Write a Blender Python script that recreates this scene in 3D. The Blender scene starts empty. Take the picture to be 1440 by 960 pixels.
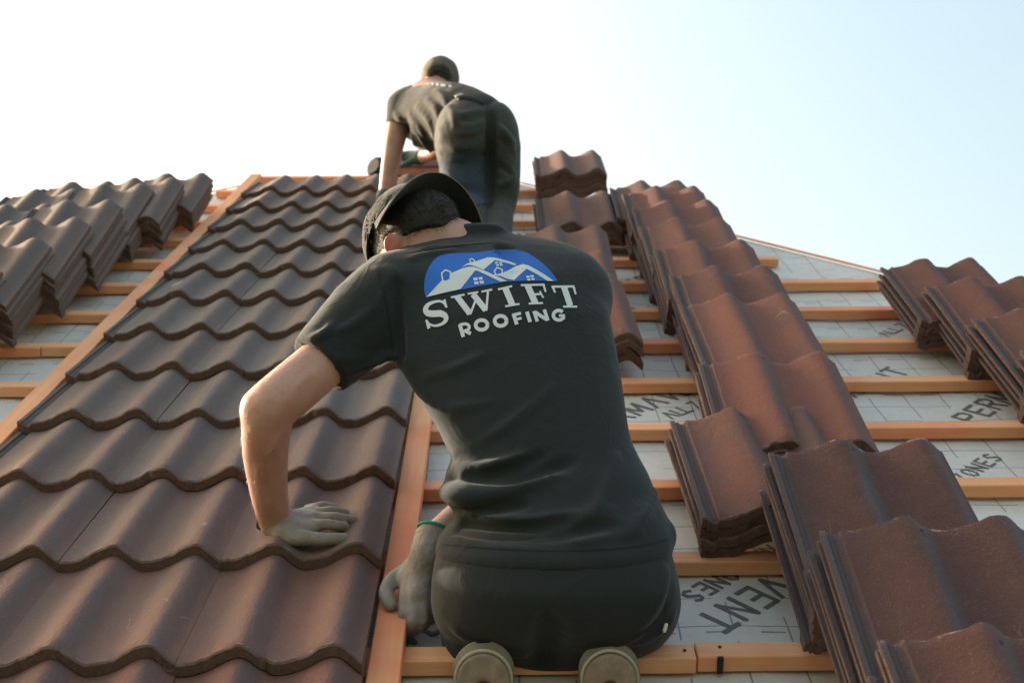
import bpy, bmesh, math, random
import numpy as np
from mathutils import Vector, Matrix
from mathutils.bvhtree import BVHTree
from mathutils.geometry import tessellate_polygon

random.seed(7); np.random.seed(7)
SC = bpy.context.scene
COL = SC.collection

# ------------------------------------------------------------------ camera, sky, sun, exposure
F = 1700.0                      # focal length in pixels of the 1440 x 960 photograph
PITCH = math.radians(42.0)      # roof pitch
CAM_H = 1.166                   # camera above the batten plane, along the roof normal
VPX, VPY = 689.0, -88.0         # where the roof's slope lines meet in the photograph
SUN_AZ, SUN_EL = math.radians(60), math.radians(20.8)   # azimuth to the left of the view, elevation
EXPOSURE = 1.6

v_c = np.array([VPX-720, 480-VPY, F]); v_c /= np.linalg.norm(v_c)
w_c = np.array([0, F, -(480-VPY)]); w_c /= np.linalg.norm(w_c)
u_c = np.array([v_c[1]*w_c[2]-v_c[2]*w_c[1], v_c[2]*w_c[0]-v_c[0]*w_c[2], v_c[0]*w_c[1]-v_c[1]*w_c[0]])
if u_c[0] < 0: u_c = -u_c
UVW = np.stack([u_c, v_c, w_c])             # rows: roof axes in camera coordinates (right, up, forward)
ROOF = Matrix.Rotation(PITCH, 4, 'X')       # roof frame (u, v up the slope, w normal) -> world
_right, _up, _fwd = [Vector(UVW[:, i]) for i in range(3)]
R3 = ROOF.to_3x3()
cam_loc = R3 @ Vector((0, 0, CAM_H))
CR, CU, CF = R3 @ _right, R3 @ _up, R3 @ _fwd
C2W = np.array([list(CR), list(CU), list(CF)])
CL = np.array(cam_loc)

cam_d = bpy.data.cameras.new('camera'); cam = bpy.data.objects.new('camera', cam_d); COL.objects.link(cam)
cam.matrix_world = Matrix(((CR.x, CU.x, -CF.x, cam_loc.x), (CR.y, CU.y, -CF.y, cam_loc.y), (CR.z, CU.z, -CF.z, cam_loc.z), (0, 0, 0, 1)))
cam_d.sensor_width = 36; cam_d.lens = 36*F/1440; cam_d.clip_start = 0.05; cam_d.clip_end = 3000
cam_d.dof.use_dof = True; cam_d.dof.focus_distance = 2.3; cam_d.dof.aperture_fstop = 5.6
SC.camera = cam

world = bpy.data.worlds.new('World'); SC.world = world; world.use_nodes = True
wn = world.node_tree; wn.nodes.clear()
sky = wn.nodes.new('ShaderNodeTexSky'); sky.sky_type = 'NISHITA'; sky.sun_disc = False
sky.sun_elevation = SUN_EL; sky.sun_rotation = -SUN_AZ
sky.air_density = 2.0; sky.dust_density = 8.0; sky.ozone_density = 1.0
bg = wn.nodes.new('ShaderNodeBackground'); bg.inputs['Strength'].default_value = 0.15
wo = wn.nodes.new('ShaderNodeOutputWorld')
wn.links.new(sky.outputs[0], bg.inputs[0]); wn.links.new(bg.outputs[0], wo.inputs[0])

sun_d = bpy.data.lights.new('sun', 'SUN'); sun_d.energy = 3.6; sun_d.angle = math.radians(0.8); sun_d.color = (1.0, 0.87, 0.70)
sun = bpy.data.objects.new('sun', sun_d); COL.objects.link(sun)
s_dir = Vector((-math.sin(SUN_AZ)*math.cos(SUN_EL), math.cos(SUN_AZ)*math.cos(SUN_EL), math.sin(SUN_EL)))
sun.rotation_euler = s_dir.to_track_quat('Z', 'Y').to_euler()
sun.location = (-6, 4, 12)

SC.view_settings.view_transform = 'Standard'; SC.view_settings.look = 'None'
SC.view_settings.gamma = 1.0; SC.view_settings.use_curve_mapping = False
SC.view_settings.exposure = EXPOSURE
SC.render.engine = 'CYCLES'
SC.cycles.use_denoising = True
SC.cycles.max_bounces = 8

# ------------------------------------------------------------------ helpers
def P(px, py, z):                       # pixel + depth -> camera coordinates
    return np.array([(px-720)/F*z, (480-py)/F*z, z])
def rp(px, py, W):                      # pixel + height over the batten plane -> roof coordinates
    d = UVW @ np.array([(px-720)/F, (480-py)/F, 1.0])
    t = (W-CAM_H)/d[2]
    return np.array([d[0]*t, d[1]*t, W])
def rc(px, py, W):                      # same, in camera coordinates
    p = rp(px, py, W).copy(); p[2] -= CAM_H
    return UVW.T @ p
def r2c(u, v, w):
    return UVW.T @ np.array([u, v, w-CAM_H])
def cam2world(V):
    return np.asarray(V) @ C2W + CL

def link(o, parent=None):
    COL.objects.link(o)
    if parent is not None: o.parent = parent
    return o
def mesh_from(name, verts, faces, mats, smooth=True, sharp=None):
    me = bpy.data.meshes.new(name)
    me.from_pydata([tuple(map(float, v)) for v in verts], [], [tuple(map(int, f)) for f in faces])
    for m in (mats if isinstance(mats, (list, tuple)) else [mats]): me.materials.append(m)
    if smooth:
        me.polygons.foreach_set('use_smooth', [True]*len(me.polygons))
        if sharp: me.set_sharp_from_angle(angle=math.radians(sharp))
    me.update()
    return me
def obj(name, me, parent=None): return link(bpy.data.objects.new(name, me), parent)
def tag(o, label=None, cat=None, group=None, kind=None):
    if label: o['label'] = label
    if cat: o['category'] = cat
    if group: o['group'] = group
    if kind: o['kind'] = kind
    return o
def box_mesh(name, lo, hi, mat, bevel=0.002):
    bm = bmesh.new(); bmesh.ops.create_cube(bm, size=1)
    c = [(a+b)/2 for a, b in zip(lo, hi)]; s = [b-a for a, b in zip(lo, hi)]
    for v in bm.verts: v.co = Vector([c[i]+v.co[i]*s[i] for i in range(3)])
    if bevel: bmesh.ops.bevel(bm, geom=bm.edges[:], offset=bevel, segments=1, affect='EDGES')
    me = bpy.data.meshes.new(name); bm.to_mesh(me); bm.free(); me.materials.append(mat)
    return me

# ------------------------------------------------------------------ materials
def newmat(name):
    m = bpy.data.materials.new(name); m.use_nodes = True
    nt = m.node_tree; b = nt.nodes['Principled BSDF']
    return m, nt, b
def N(nt, t, **kw):
    n = nt.nodes.new(t)
    for k, v in kw.items(): setattr(n, k, v)
    return n
def noise(nt, vec, scale, detail=4, rough=0.55, dist=0.0):
    n = N(nt, 'ShaderNodeTexNoise'); n.inputs['Scale'].default_value = scale; n.inputs['Detail'].default_value = detail
    n.inputs['Roughness'].default_value = rough; n.inputs['Distortion'].default_value = dist
    nt.links.new(vec, n.inputs['Vector']); return n.outputs['Fac']
def ramp(nt, fac, stops):
    r = N(nt, 'ShaderNodeValToRGB'); e = r.color_ramp.elements
    while len(e) < len(stops): e.new(0.5)
    for i, (p, c) in enumerate(stops):
        e[i].position = p; e[i].color = (*c, 1) if len(c) == 3 else c
    nt.links.new(fac, r.inputs['Fac']); return r.outputs['Color']
def mix(nt, fac, a, b, mode='MIX'):
    m = N(nt, 'ShaderNodeMix'); m.data_type = 'RGBA'; m.blend_type = mode
    for s, x in ((m.inputs[0], fac), (m.inputs[6], a), (m.inputs[7], b)):
        if hasattr(x, 'node'): nt.links.new(x, s)
        elif isinstance(x, (int, float)): s.default_value = x
        else: s.default_value = (*x, 1)
    return m.outputs[2]
def mth(nt, op, a, b=None, c=None):
    m = N(nt, 'ShaderNodeMath', operation=op)
    for i, x in enumerate((a, b, c)):
        if x is None: continue
        if hasattr(x, 'node'): nt.links.new(x, m.inputs[i])
        else: m.inputs[i].default_value = x
    return m.outputs[0]
def bump(nt, b, h, strength, dist, normal=None):
    n = N(nt, 'ShaderNodeBump'); n.inputs['Strength'].default_value = strength; n.inputs['Distance'].default_value = dist
    nt.links.new(h, n.inputs['Height'])
    if normal is not None: nt.links.new(normal, n.inputs['Normal'])
    nt.links.new(n.outputs[0], b.inputs['Normal']); return n.outputs[0]
def objcoord(nt, shift=True):
    tc = N(nt, 'ShaderNodeTexCoord')
    if not shift: return tc.outputs['Object'], None
    oi = N(nt, 'ShaderNodeObjectInfo')
    a = N(nt, 'ShaderNodeVectorMath', operation='MULTIPLY_ADD')
    nt.links.new(oi.outputs['Random'], a.inputs[0]); a.inputs[1].default_value = (17, 31, 7)
    nt.links.new(tc.outputs['Object'], a.inputs[2])
    return a.outputs[0], oi.outputs['Random']

def mat_tile():
    m, nt, b = newmat('concrete_tile')
    co, rnd = objcoord(nt)
    big = noise(nt, co, 5.5, 3, 0.6, 0.3); fine = noise(nt, co, 160, 3, 0.7); mid = noise(nt, co, 28, 4, 0.65)
    terr = mix(nt, rnd, (0.150, 0.066, 0.050), (0.250, 0.092, 0.060))
    grey = mix(nt, noise(nt, co, 9, 3, 0.6), (0.082, 0.076, 0.080), (0.150, 0.118, 0.090))
    f = mth(nt, 'ADD', mth(nt, 'MULTIPLY', big, 1.0), mth(nt, 'MULTIPLY', mth(nt, 'FRACT', mth(nt, 'MULTIPLY', rnd, 7.31)), 0.42))
    fr = ramp(nt, f, [(0.48, (0, 0, 0)), (0.86, (1, 1, 1))])
    c = mix(nt, fr, terr, grey)
    c = mix(nt, ramp(nt, mid, [(0.35, (0, 0, 0)), (0.75, (0.45, 0.45, 0.45))]), c, (0.19, 0.125, 0.10))
    c = mix(nt, ramp(nt, fine, [(0.3, (0.35, 0.35, 0.35)), (0.6, (0, 0, 0))]), c, (0.06, 0.04, 0.036))
    oc = N(nt, 'ShaderNodeObjectInfo'); sc_ = N(nt, 'ShaderNodeSeparateColor'); nt.links.new(oc.outputs['Color'], sc_.inputs[0])
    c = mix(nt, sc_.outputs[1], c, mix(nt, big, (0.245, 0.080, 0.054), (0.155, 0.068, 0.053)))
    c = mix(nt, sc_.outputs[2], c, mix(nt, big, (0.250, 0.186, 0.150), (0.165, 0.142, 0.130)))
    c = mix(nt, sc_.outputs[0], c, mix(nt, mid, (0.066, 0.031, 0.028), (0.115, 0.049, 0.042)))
    o0 = N(nt, 'ShaderNodeTexCoord'); sx = N(nt, 'ShaderNodeSeparateXYZ'); nt.links.new(o0.outputs['Object'], sx.inputs[0])
    # brindle: the factory spray left a blue-grey streak along each roll and on the lock strip
    mp = N(nt, 'ShaderNodeMapping'); mp.inputs['Scale'].default_value = (1, 0.22, 1); nt.links.new(co, mp.inputs[0])
    stn = noise(nt, mp.outputs[0], 26, 3, 0.6)
    ph = mth(nt, 'FRACT', mth(nt, 'DIVIDE', mth(nt, 'SUBTRACT', sx.outputs[0], 0.034), 0.15))
    st = ramp(nt, mth(nt, 'ADD', ph, mth(nt, 'MULTIPLY_ADD', stn, 0.24, -0.12)), [(0.66, (0, 0, 0)), (0.78, (0.8, 0.8, 0.8)), (0.90, (0.7, 0.7, 0.7)), (0.99, (0, 0, 0))])
    c = mix(nt, mth(nt, 'MULTIPLY', st, mth(nt, 'MULTIPLY_ADD', stn, 1.1, 0.1)), c, (0.088, 0.080, 0.092))
    lk = mth(nt, 'LESS_THAN', sx.outputs[0], 0.034)
    c = mix(nt, mth(nt, 'MULTIPLY', lk, 0.55), c, (0.085, 0.068, 0.066))
    # scuffed pale edges at head and nose
    ed = mth(nt, 'MAXIMUM', mth(nt, 'GREATER_THAN', sx.outputs[1], 0.4135), mth(nt, 'LESS_THAN', sx.outputs[1], 0.0055))
    c = mix(nt, mth(nt, 'MULTIPLY', ed, ramp(nt, noise(nt, co, 48, 3, 0.7), [(0.52, (0, 0, 0)), (0.62, (0.75, 0.75, 0.75))])), c, (0.36, 0.28, 0.24))
    scr = noise(nt, co, 8, 1, 0.4, 0.8)
    c = mix(nt, mth(nt, 'MULTIPLY', mth(nt, 'LESS_THAN', mth(nt, 'ABSOLUTE', mth(nt, 'SUBTRACT', scr, 0.5)), 0.0022), mth(nt, 'MULTIPLY', mth(nt, 'GREATER_THAN', noise(nt, co, 9, 1), 0.64), 0.55)), c, (0.30, 0.25, 0.22))
    speck = noise(nt, co, 420, 2, 0.6)
    c = mix(nt, ramp(nt, speck, [(0.62, (0, 0, 0)), (0.72, (0.5, 0.5, 0.5))]), c, (0.30, 0.23, 0.19))
    c = mix(nt, ramp(nt, speck, [(0.28, (0.7, 0.7, 0.7)), (0.36, (0, 0, 0))]), c, (0.03, 0.02, 0.018))
    blo = noise(nt, co, 11, 5, 0.75, 1.2)
    c = mix(nt, ramp(nt, blo, [(0.70, (0, 0, 0)), (0.78, (0.5, 0.5, 0.5))]), c, (0.32, 0.27, 0.24))
    nt.links.new(c, b.inputs['Base Color'])
    b.inputs['Roughness'].default_value = 0.82
    b.inputs['Specular IOR Level'].default_value = 0.3
    h = mth(nt, 'ADD', mth(nt, 'MULTIPLY', fine, 0.6), mth(nt, 'MULTIPLY', mid, 0.8))
    bump(nt, b, h, 1.0, 0.004)
    return m
def mat_wood():
    m, nt, b = newmat('sawn_batten')
    co, rnd = objcoord(nt)
    mp = N(nt, 'ShaderNodeMapping'); mp.inputs['Scale'].default_value = (1.2, 26, 26); nt.links.new(co, mp.inputs[0])
    g = noise(nt, mp.outputs[0], 3.2, 6, 0.6, 0.4)
    bl = noise(nt, co, 2.6, 3, 0.6, 0.6)
    base = mix(nt, rnd, (0.83, 0.48, 0.265), (0.81, 0.38, 0.18))
    c = mix(nt, ramp(nt, g, [(0.35, (0, 0, 0)), (0.7, (0.75, 0.75, 0.75))]), base, (0.74, 0.29, 0.13))
    c = mix(nt, ramp(nt, bl, [(0.50, (0, 0, 0)), (0.68, (0.75, 0.75, 0.75))]), c, (0.80, 0.20, 0.09))
    k = N(nt, 'ShaderNodeTexVoronoi'); k.inputs['Scale'].default_value = 2.6; nt.links.new(co, k.inputs['Vector'])
    c = mix(nt, ramp(nt, k.outputs['Distance'], [(0.02, (0.9, 0.9, 0.9)), (0.055, (0, 0, 0))]), c, (0.16, 0.06, 0.03))
    nt.links.new(c, b.inputs['Base Color']); b.inputs['Roughness'].default_value = 0.7
    bump(nt, b, g, 0.35, 0.002)
    return m
def mat_wood_v():
    m = M_WOOD.copy(); m.name = 'sawn_board'
    for n in m.node_tree.nodes:
        if n.type == 'MAPPING': n.inputs['Scale'].default_value = (26, 1.2, 26)
    return m
def mat_membrane():
    m, nt, b = newmat('roof_membrane')
    co, _ = objcoord(nt, False)
    wob = N(nt, 'ShaderNodeTexNoise'); wob.inputs['Scale'].default_value = 3; nt.links.new(co, wob.inputs['Vector'])
    mm = N(nt, 'ShaderNodeVectorMath', operation='MULTIPLY_ADD'); nt.links.new(wob.outputs['Color'], mm.inputs[0])
    mm.inputs[1].default_value = (0.018, 0.018, 0.0); nt.links.new(co, mm.inputs[2])
    sp = N(nt, 'ShaderNodeSeparateXYZ'); nt.links.new(mm.outputs[0], sp.inputs[0])
    def line(x, step, wd, off=0.0):
        fr = mth(nt, 'FRACT', mth(nt, 'DIVIDE', mth(nt, 'ADD', x, 50+off), step))
        return mth(nt, 'LESS_THAN', mth(nt, 'ABSOLUTE', mth(nt, 'SUBTRACT', fr, 0.5)), wd/step/2)
    lx = line(sp.outputs[0], 0.1, 0.0034); ly = line(sp.outputs[1], 0.1, 0.0034)
    # gaps in the printed grid and short dashes beside it
    gap = mth(nt, 'GREATER_THAN', noise(nt, co, 7, 1), 0.40)
    dash = mth(nt, 'MULTIPLY', line(sp.outputs[1], 0.3, 0.006, 0.12), line(sp.outputs[0], 0.1, 0.045, 0.03))
    ln = mth(nt, 'MINIMUM', mth(nt, 'ADD', mth(nt, 'MULTIPLY', mth(nt, 'MAXIMUM', lx, ly), gap), dash), 1.0)
    ink = mth(nt, 'MULTIPLY', ln, mth(nt, 'ADD', 0.40, mth(nt, 'MULTIPLY', noise(nt, co, 40, 2), 0.5)))
    c = mix(nt, ramp(nt, noise(nt, co, 4, 5, 0.6), [(0.3, (0, 0, 0)), (0.7, (1, 1, 1))]), (0.59, 0.55, 0.51), (0.66, 0.625, 0.59))
    c = mix(nt, ramp(nt, noise(nt, co, 60, 4, 0.7), [(0.45, (0, 0, 0)), (0.75, (0.25, 0.25, 0.25))]), c, (0.36, 0.33, 0.31))
    c = mix(nt, ink, c, (0.085, 0.085, 0.085))
    nt.links.new(c, b.inputs['Base Color']); b.inputs['Roughness'].default_value = 0.6
    bump(nt, b, mth(nt, 'ADD', noise(nt, co, 14, 5, 0.6, 0.6), mth(nt, 'MULTIPLY', noise(nt, co, 220, 2), 0.25)), 0.35, 0.008)
    return m
def mat_cloth(name, col, rough=0.92, weave=900, wr=9.0, bs=0.17, var=0.12, sheen=0.15):
    m, nt, b = newmat(name)
    co, _ = objcoord(nt, False)
    n1 = noise(nt, co, wr, 4, 0.55, 0.8); n2 = noise(nt, co, weave, 2, 0.6); n3 = noise(nt, co, 55, 3, 0.6)
    c = mix(nt, n3, tuple(x*(1-var) for x in col), tuple(x*(1+var) for x in col))
    nt.links.new(c, b.inputs['Base Color']); b.inputs['Roughness'].default_value = rough
    b.inputs['Specular IOR Level'].default_value = 0.25
    b.inputs['Sheen Weight'].default_value = sheen; b.inputs['Sheen Roughness'].default_value = 0.5
    n4 = noise(nt, co, wr*0.9, 3, 0.5, 1.6); rid = mth(nt, 'POWER', mth(nt, 'SUBTRACT', 1.0, mth(nt, 'ABSOLUTE', mth(nt, 'MULTIPLY_ADD', n4, 4.0, -2.0))), 3.0)
    rid = mth(nt, 'MAXIMUM', rid, 0.0)
    h = mth(nt, 'ADD', mth(nt, 'ADD', mth(nt, 'MULTIPLY', n1, 1.0), mth(nt, 'MULTIPLY', rid, 0.22)), mth(nt, 'ADD', mth(nt, 'MULTIPLY', n2, 0.05), mth(nt, 'MULTIPLY', n3, 0.06)))
    bump(nt, b, h, bs, 0.02)
    return m
def mat_skin():
    m, nt, b = newmat('skin')
    co, _ = objcoord(nt, False)
    n1 = noise(nt, co, 14, 4, 0.6); n2 = noise(nt, co, 300, 2, 0.6)
    c = mix(nt, ramp(nt, n1, [(0.35, (0, 0, 0)), (0.7, (1, 1, 1))]), (0.44, 0.225, 0.17), (0.52, 0.30, 0.245))
    c = mix(nt, ramp(nt, noise(nt, co, 45, 2), [(0.70, (0, 0, 0)), (0.76, (0.6, 0.6, 0.6))]), c, (0.30, 0.12, 0.08))
    nt.links.new(c, b.inputs['Base Color']); b.inputs['Roughness'].default_value = 0.5
    b.inputs['Subsurface Weight'].default_value = 0.25; b.inputs['Subsurface Radius'].default_value = (0.012, 0.004, 0.002)
    b.inputs['Subsurface Scale'].default_value = 0.6
    bump(nt, b, mth(nt, 'ADD', n2, mth(nt, 'MULTIPLY', noise(nt, co, 60, 4, 0.6), 2.0)), 0.4, 0.0012)
    return m
def mat_plain(name, col, rough=0.7, nscale=40, var=0.2, bs=0.2):
    m, nt, b = newmat(name)
    co, _ = objcoord(nt, False); n1 = noise(nt, co, nscale, 4, 0.6)
    c = mix(nt, n1, tuple(x*(1-var) for x in col), tuple(min(1, x*(1+var)) for x in col))
    nt.links.new(c, b.inputs['Base Color']); b.inputs['Roughness'].default_value = rough
    bump(nt, b, n1, bs, 0.003)
    return m

M_TILE = mat_tile(); M_WOOD = mat_wood(); M_WOODV = mat_wood_v(); M_MEM = mat_membrane()
M_EDGE = mat_plain('tile_edge', (0.125, 0.074, 0.060), 0.85, 130, 0.55, 0.9)
M_HOLE = mat_plain('nail_hole', (0.012, 0.01, 0.01))
M_INK = mat_plain('membrane_ink', (0.13, 0.125, 0.12), 0.7, 120, 0.4)
M_SHIRT = mat_cloth('shirt_cotton', (0.0175, 0.0220, 0.0240))
M_SHIRT2 = mat_cloth('shirt_cotton_faded', (0.022, 0.0225, 0.0225))
M_PANTS = mat_cloth('trouser_cloth', (0.0150, 0.0180, 0.0195), 0.85)
M_PANTS2 = mat_cloth('work_trouser_cloth', (0.040, 0.043, 0.039), 0.85)
M_BLUELEG = mat_cloth('blue_leg_cloth', (0.034, 0.052, 0.078), 0.85)
M_CAP = mat_cloth('cap_cloth', (0.012, 0.013, 0.013), 0.9, 1500, 25, 0.15)
M_CAP2 = mat_cloth('cap_cloth_olive', (0.105, 0.09, 0.066), 0.9, 1500, 25, 0.15)
M_GLOVE = mat_cloth('glove_rubber', (0.265, 0.228, 0.205), 0.6, 500, 45, 0.22, 0.30, 0.05)
M_GLOVE2 = mat_cloth('glove_teal', (0.05, 0.10, 0.095), 0.6, 500, 40, 0.35)
M_GREEN = mat_plain('glove_cuff_green', (0.02, 0.30, 0.16))
M_HAIR = mat_plain('hair', (0.016, 0.011, 0.008), 0.7, 200, 0.4, 0.4)
M_SKIN = mat_skin()
M_BOOT = mat_plain('boot_suede', (0.18, 0.155, 0.11), 0.8, 35, 0.35, 0.5)
M_SOLE = mat_plain('boot_sole', (0.21, 0.155, 0.11), 0.8, 45, 0.55, 0.8)
M_RUBBER = mat_plain('dark_rubber', (0.02, 0.02, 0.02), 0.7)
M_BLUE = mat_plain('print_blue', (0.018, 0.125, 0.50), 0.75, 300, 0.08)
M_WHITE = mat_plain('print_white', (0.62, 0.64, 0.66), 0.75, 300, 0.05)
M_METAL = mat_plain('zinc_steel', (0.5, 0.5, 0.5), 0.4)
M_RIDGE = mat_plain('ridge_red', (0.17, 0.055, 0.045), 0.6, 30, 0.3)
M_BRICK = mat_plain('house_brick', (0.30, 0.17, 0.12), 0.85, 20, 0.3)
M_GRASS = mat_plain('garden_ground', (0.07, 0.085, 0.045), 0.95, 0.5, 0.4)

# ------------------------------------------------------------------ house and roof
V_EAVE, V_RIDGE = 0.15, 6.15
HIP = 0.745
def hip_l(v): return -1.215 - HIP*(V_RIDGE-v)
def hip_r(v): return 0.14 + HIP*(V_RIDGE-v)
MEM = -0.033                                   # membrane under the battens

house = link(bpy.data.objects.new('house', None))
house.location = (-0.6, 4.0, -5.5)
tag(house, 'house with a steep hipped roof being retiled, pale grid printed membrane and orange battens', 'house')
hinv = Matrix.Translation((0.6, -4.0, 5.5))

def mem_z(u, v):                               # the sheet sags between battens and rafters
    a, b_ = hip_l(v), hip_r(v); k = ((v-1.806)/0.335) % 1.0
    sag = -0.006*math.sin(math.pi*k)*(0.6+0.4*math.sin(u*3.1+v*1.7)) - 0.004*abs(math.sin(u*math.pi/0.45))
    edge = max(min(1, (u-a)*8, (b_-u)*8, (V_RIDGE-v)*8), 0)
    return MEM-0.003+sag*edge+0.0015*math.sin(u*23+v*9)*edge
def roof_mesh():
    verts, faces, idx = [], [], {}
    vs = list(np.linspace(V_EAVE, V_RIDGE, 97)); nu = 110
    for j, v in enumerate(vs):
        a, b_ = hip_l(v), hip_r(v)
        for i in range(nu+1):
            u = a+(b_-a)*i/nu
            verts.append((u, v, mem_z(u, v)))
    for j in range(len(vs)-1):
        for i in range(nu):
            a = j*(nu+1)+i
            faces.append((a, a+1, a+nu+2, a+nu+1))
    # the three other faces of the hipped roof, in the same (roof) frame
    def w2r(p): return R3.inverted() @ Vector(p)
    def r2w(p): return R3 @ Vector(p)
    L0, L1 = r2w((hip_l(V_EAVE), V_EAVE, MEM-0.003)), r2w((hip_l(V_RIDGE), V_RIDGE, MEM-0.003))
    Q0, Q1 = r2w((hip_r(V_EAVE), V_EAVE, MEM-0.003)), r2w((hip_r(V_RIDGE), V_RIDGE, MEM-0.003))
    yr = L1.y; back = lambda p: Vector((p.x, 2*yr-p.y, p.z))
    n = len(verts)
    for p in (L0, L1, Q0, Q1, back(L0), back(Q0)): verts.append(tuple(w2r(p)))
    faces += [(n, n+1, n+4), (n+2, n+5, n+3), (n+4, n+1, n+3, n+5), (n, n+4, n+5, n+2)]
    return mesh_from('roof', verts, faces, M_MEM, True, 30), (L0, Q0, back(L0), back(Q0))
rm, eaves = roof_mesh()
roof = obj('roof', rm, house); roof.matrix_local = hinv @ ROOF
wx0, wx1 = eaves[0].x+0.35, eaves[1].x-0.35; wy0, wy1 = eaves[0].y+0.35, eaves[2].y-0.35
w = obj('wall', box_mesh('wall', (wx0, wy0, -5.5), (wx1, wy1, eaves[0].z-0.02), M_BRICK, 0), house); w.matrix_local = hinv

# battens: one sawn length after another on every course
for k in range(-4, 13):
    v = 1.806+0.335*k
    a, b_ = hip_l(v)+0.12, hip_r(v)-0.16-0.06*(k % 3)
    segs = [a, b_]
    if b_-a > 4.2: segs = [a, a+(b_-a)*(0.35 if k % 2 else 0.62), b_]
    if k in (9, 11): segs[-1] -= 0.15
    for i in range(len(segs)-1):
        me = box_mesh('batten', (segs[i]+0.0015, -0.0225, -0.031), (segs[i+1]-0.0015, 0.0225, 0.0), M_WOOD, 0.0022)
        o = obj('batten', me, roof); o.location = (0, v+random.uniform(-.003, .003), random.uniform(-.001, .001))
        o.rotation_euler.z = random.uniform(-.0012, .0012)
# ridge board and hip boards
o = obj('ridge_board', box_mesh('ridge_board', (-1.20, V_RIDGE-0.06, -0.036), (0.12, V_RIDGE-0.01, 0.012), M_WOOD), roof)
for side, fn in ((-1, hip_l), (1, hip_r)):
    p0, p1 = Vector((fn(V_EAVE), V_EAVE, MEM+.004)), Vector((fn(V_RIDGE), V_RIDGE, MEM+.004)); d_ = p1-p0
    o = obj('hip_batten', box_mesh('hip_batten', (0, -.009, 0), (d_.length, .009, .006), M_WOOD, .001), roof)
    o.location = p0; o.rotation_euler.z = math.atan2(d_.y, d_.x)
# boards laid up the slope on both sides of the tiled strip
o = obj('edge_board', box_mesh('edge_board', (-0.208, 0.35, 0.0015), (-0.153, 4.72, 0.0265), M_WOODV), roof)
o = obj('edge_board', box_mesh('edge_board', (-1.222, 0.35, 0.0015), (-1.168, 6.12, 0.0265), M_WOODV), roof)
# nails and a clip on the near battens
for px, py, s in ((1160, 921, 1), (707, 897, 1), (965, 922, 1), (1016, 921, 1)):
    p = rp(px, py, 0.0)
    bm = bmesh.new(); bmesh.ops.create_cone(bm, cap_ends=True, segments=10, radius1=0.003, radius2=0.003, depth=0.0016)
    me = bpy.data.meshes.new('nail'); bm.to_mesh(me); bm.free(); me.materials.append(M_HOLE)
    o = obj('nail', me, roof); o.location = (p[0], 1.806+random.uniform(-.01, .01), 0.001)
p = rp(1016, 932, 0.0)
o = obj('tile_clip', box_mesh('tile_clip', (p[0]-.005, 1.806-.0275, -.031), (p[0]+.005, 1.806-.0215, .0015), M_HOLE, .001), roof)

# printed words on the membrane: stroke letters laid 1 mm over it
GLY = {'P': [[(0, 0), (0, 1), (.45, 1), (.6, .85), (.6, .62), (.45, .48), (0, .48)]], 'E': [[(.55, 0), (0, 0), (0, 1), (.55, 1)], [(0, .5), (.48, .5)]],
 'R': [[(0, 0), (0, 1), (.45, 1), (.6, .85), (.6, .65), (.45, .5), (0, .5)], [(.3, .5), (.62, 0)]], 'M': [[(0, 0), (0.06, 1), (.38, .2), (.7, 1), (.76, 0)]],
 'A': [[(0, 0), (.33, 1), (.66, 0)]], 'V': [[(0, 1), (.33, 0), (.66, 1)]], 'N': [[(0, 0), (0, 1), (.58, 0), (.58, 1)]], 'T': [[(0, 1), (.62, 1)], [(.31, 1), (.31, 0)]],
 'L': [[(0, 1), (0, 0), (.5, 0)]], 'Z': [[(0, 1), (.55, 1), (0, 0), (.55, 0)]], 'O': [[(.3, 0), (.06, .2), (0, .5), (.06, .8), (.3, 1), (.54, .8), (.6, .5), (.54, .2), (.3, 0)]],
 'S': [[(.5, .85), (.3, 1), (.08, .9), (.06, .68), (.3, .52), (.5, .36), (.5, .12), (.28, 0), (.02, .14)]], ' ': []}
ADV = {'M': 1.06, ' ': .4, 'L': .66}
def text_print(txt, org, ang, size, wd):
    verts, faces = [], []
    ca, sa = math.cos(ang), math.sin(ang); x0 = 0.0
    for ch in txt:
        for st in GLY[ch]:
            for (ax, ay), (bx, by) in zip(st, st[1:]):
                dx, dy = bx-ax, by-ay; L = math.hypot(dx, dy); dx /= L; dy /= L
                e = wd*0.35
                q = [(ax-dx*e-dy*wd/2, ay-dy*e+dx*wd/2), (bx+dx*e-dy*wd/2, by+dy*e+dx*wd/2), (bx+dx*e+dy*wd/2, by+dy*e-dx*wd/2), (ax-dx*e+dy*wd/2, ay-dy*e-dx*wd/2)]
                n = len(verts)
                for (x, y) in q:
                    X, Y = (x+x0)*size, y*size
                    xx, yy = org[0]+X*ca-Y*sa, org[1]+X*sa+Y*ca; verts.append((xx, yy, mem_z(xx, yy)+0.0012+0.0003*(len(faces) % 3)))
                faces.append((n, n+3, n+2, n+1))
        x0 += ADV.get(ch, .92)
    o = obj('printed_lettering', mesh_from('printed_lettering', verts, faces, M_INK, False), roof)
    return o
def width(t): return sum(ADV.get(c, .92) for c in t)
SZ = 0.068
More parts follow.
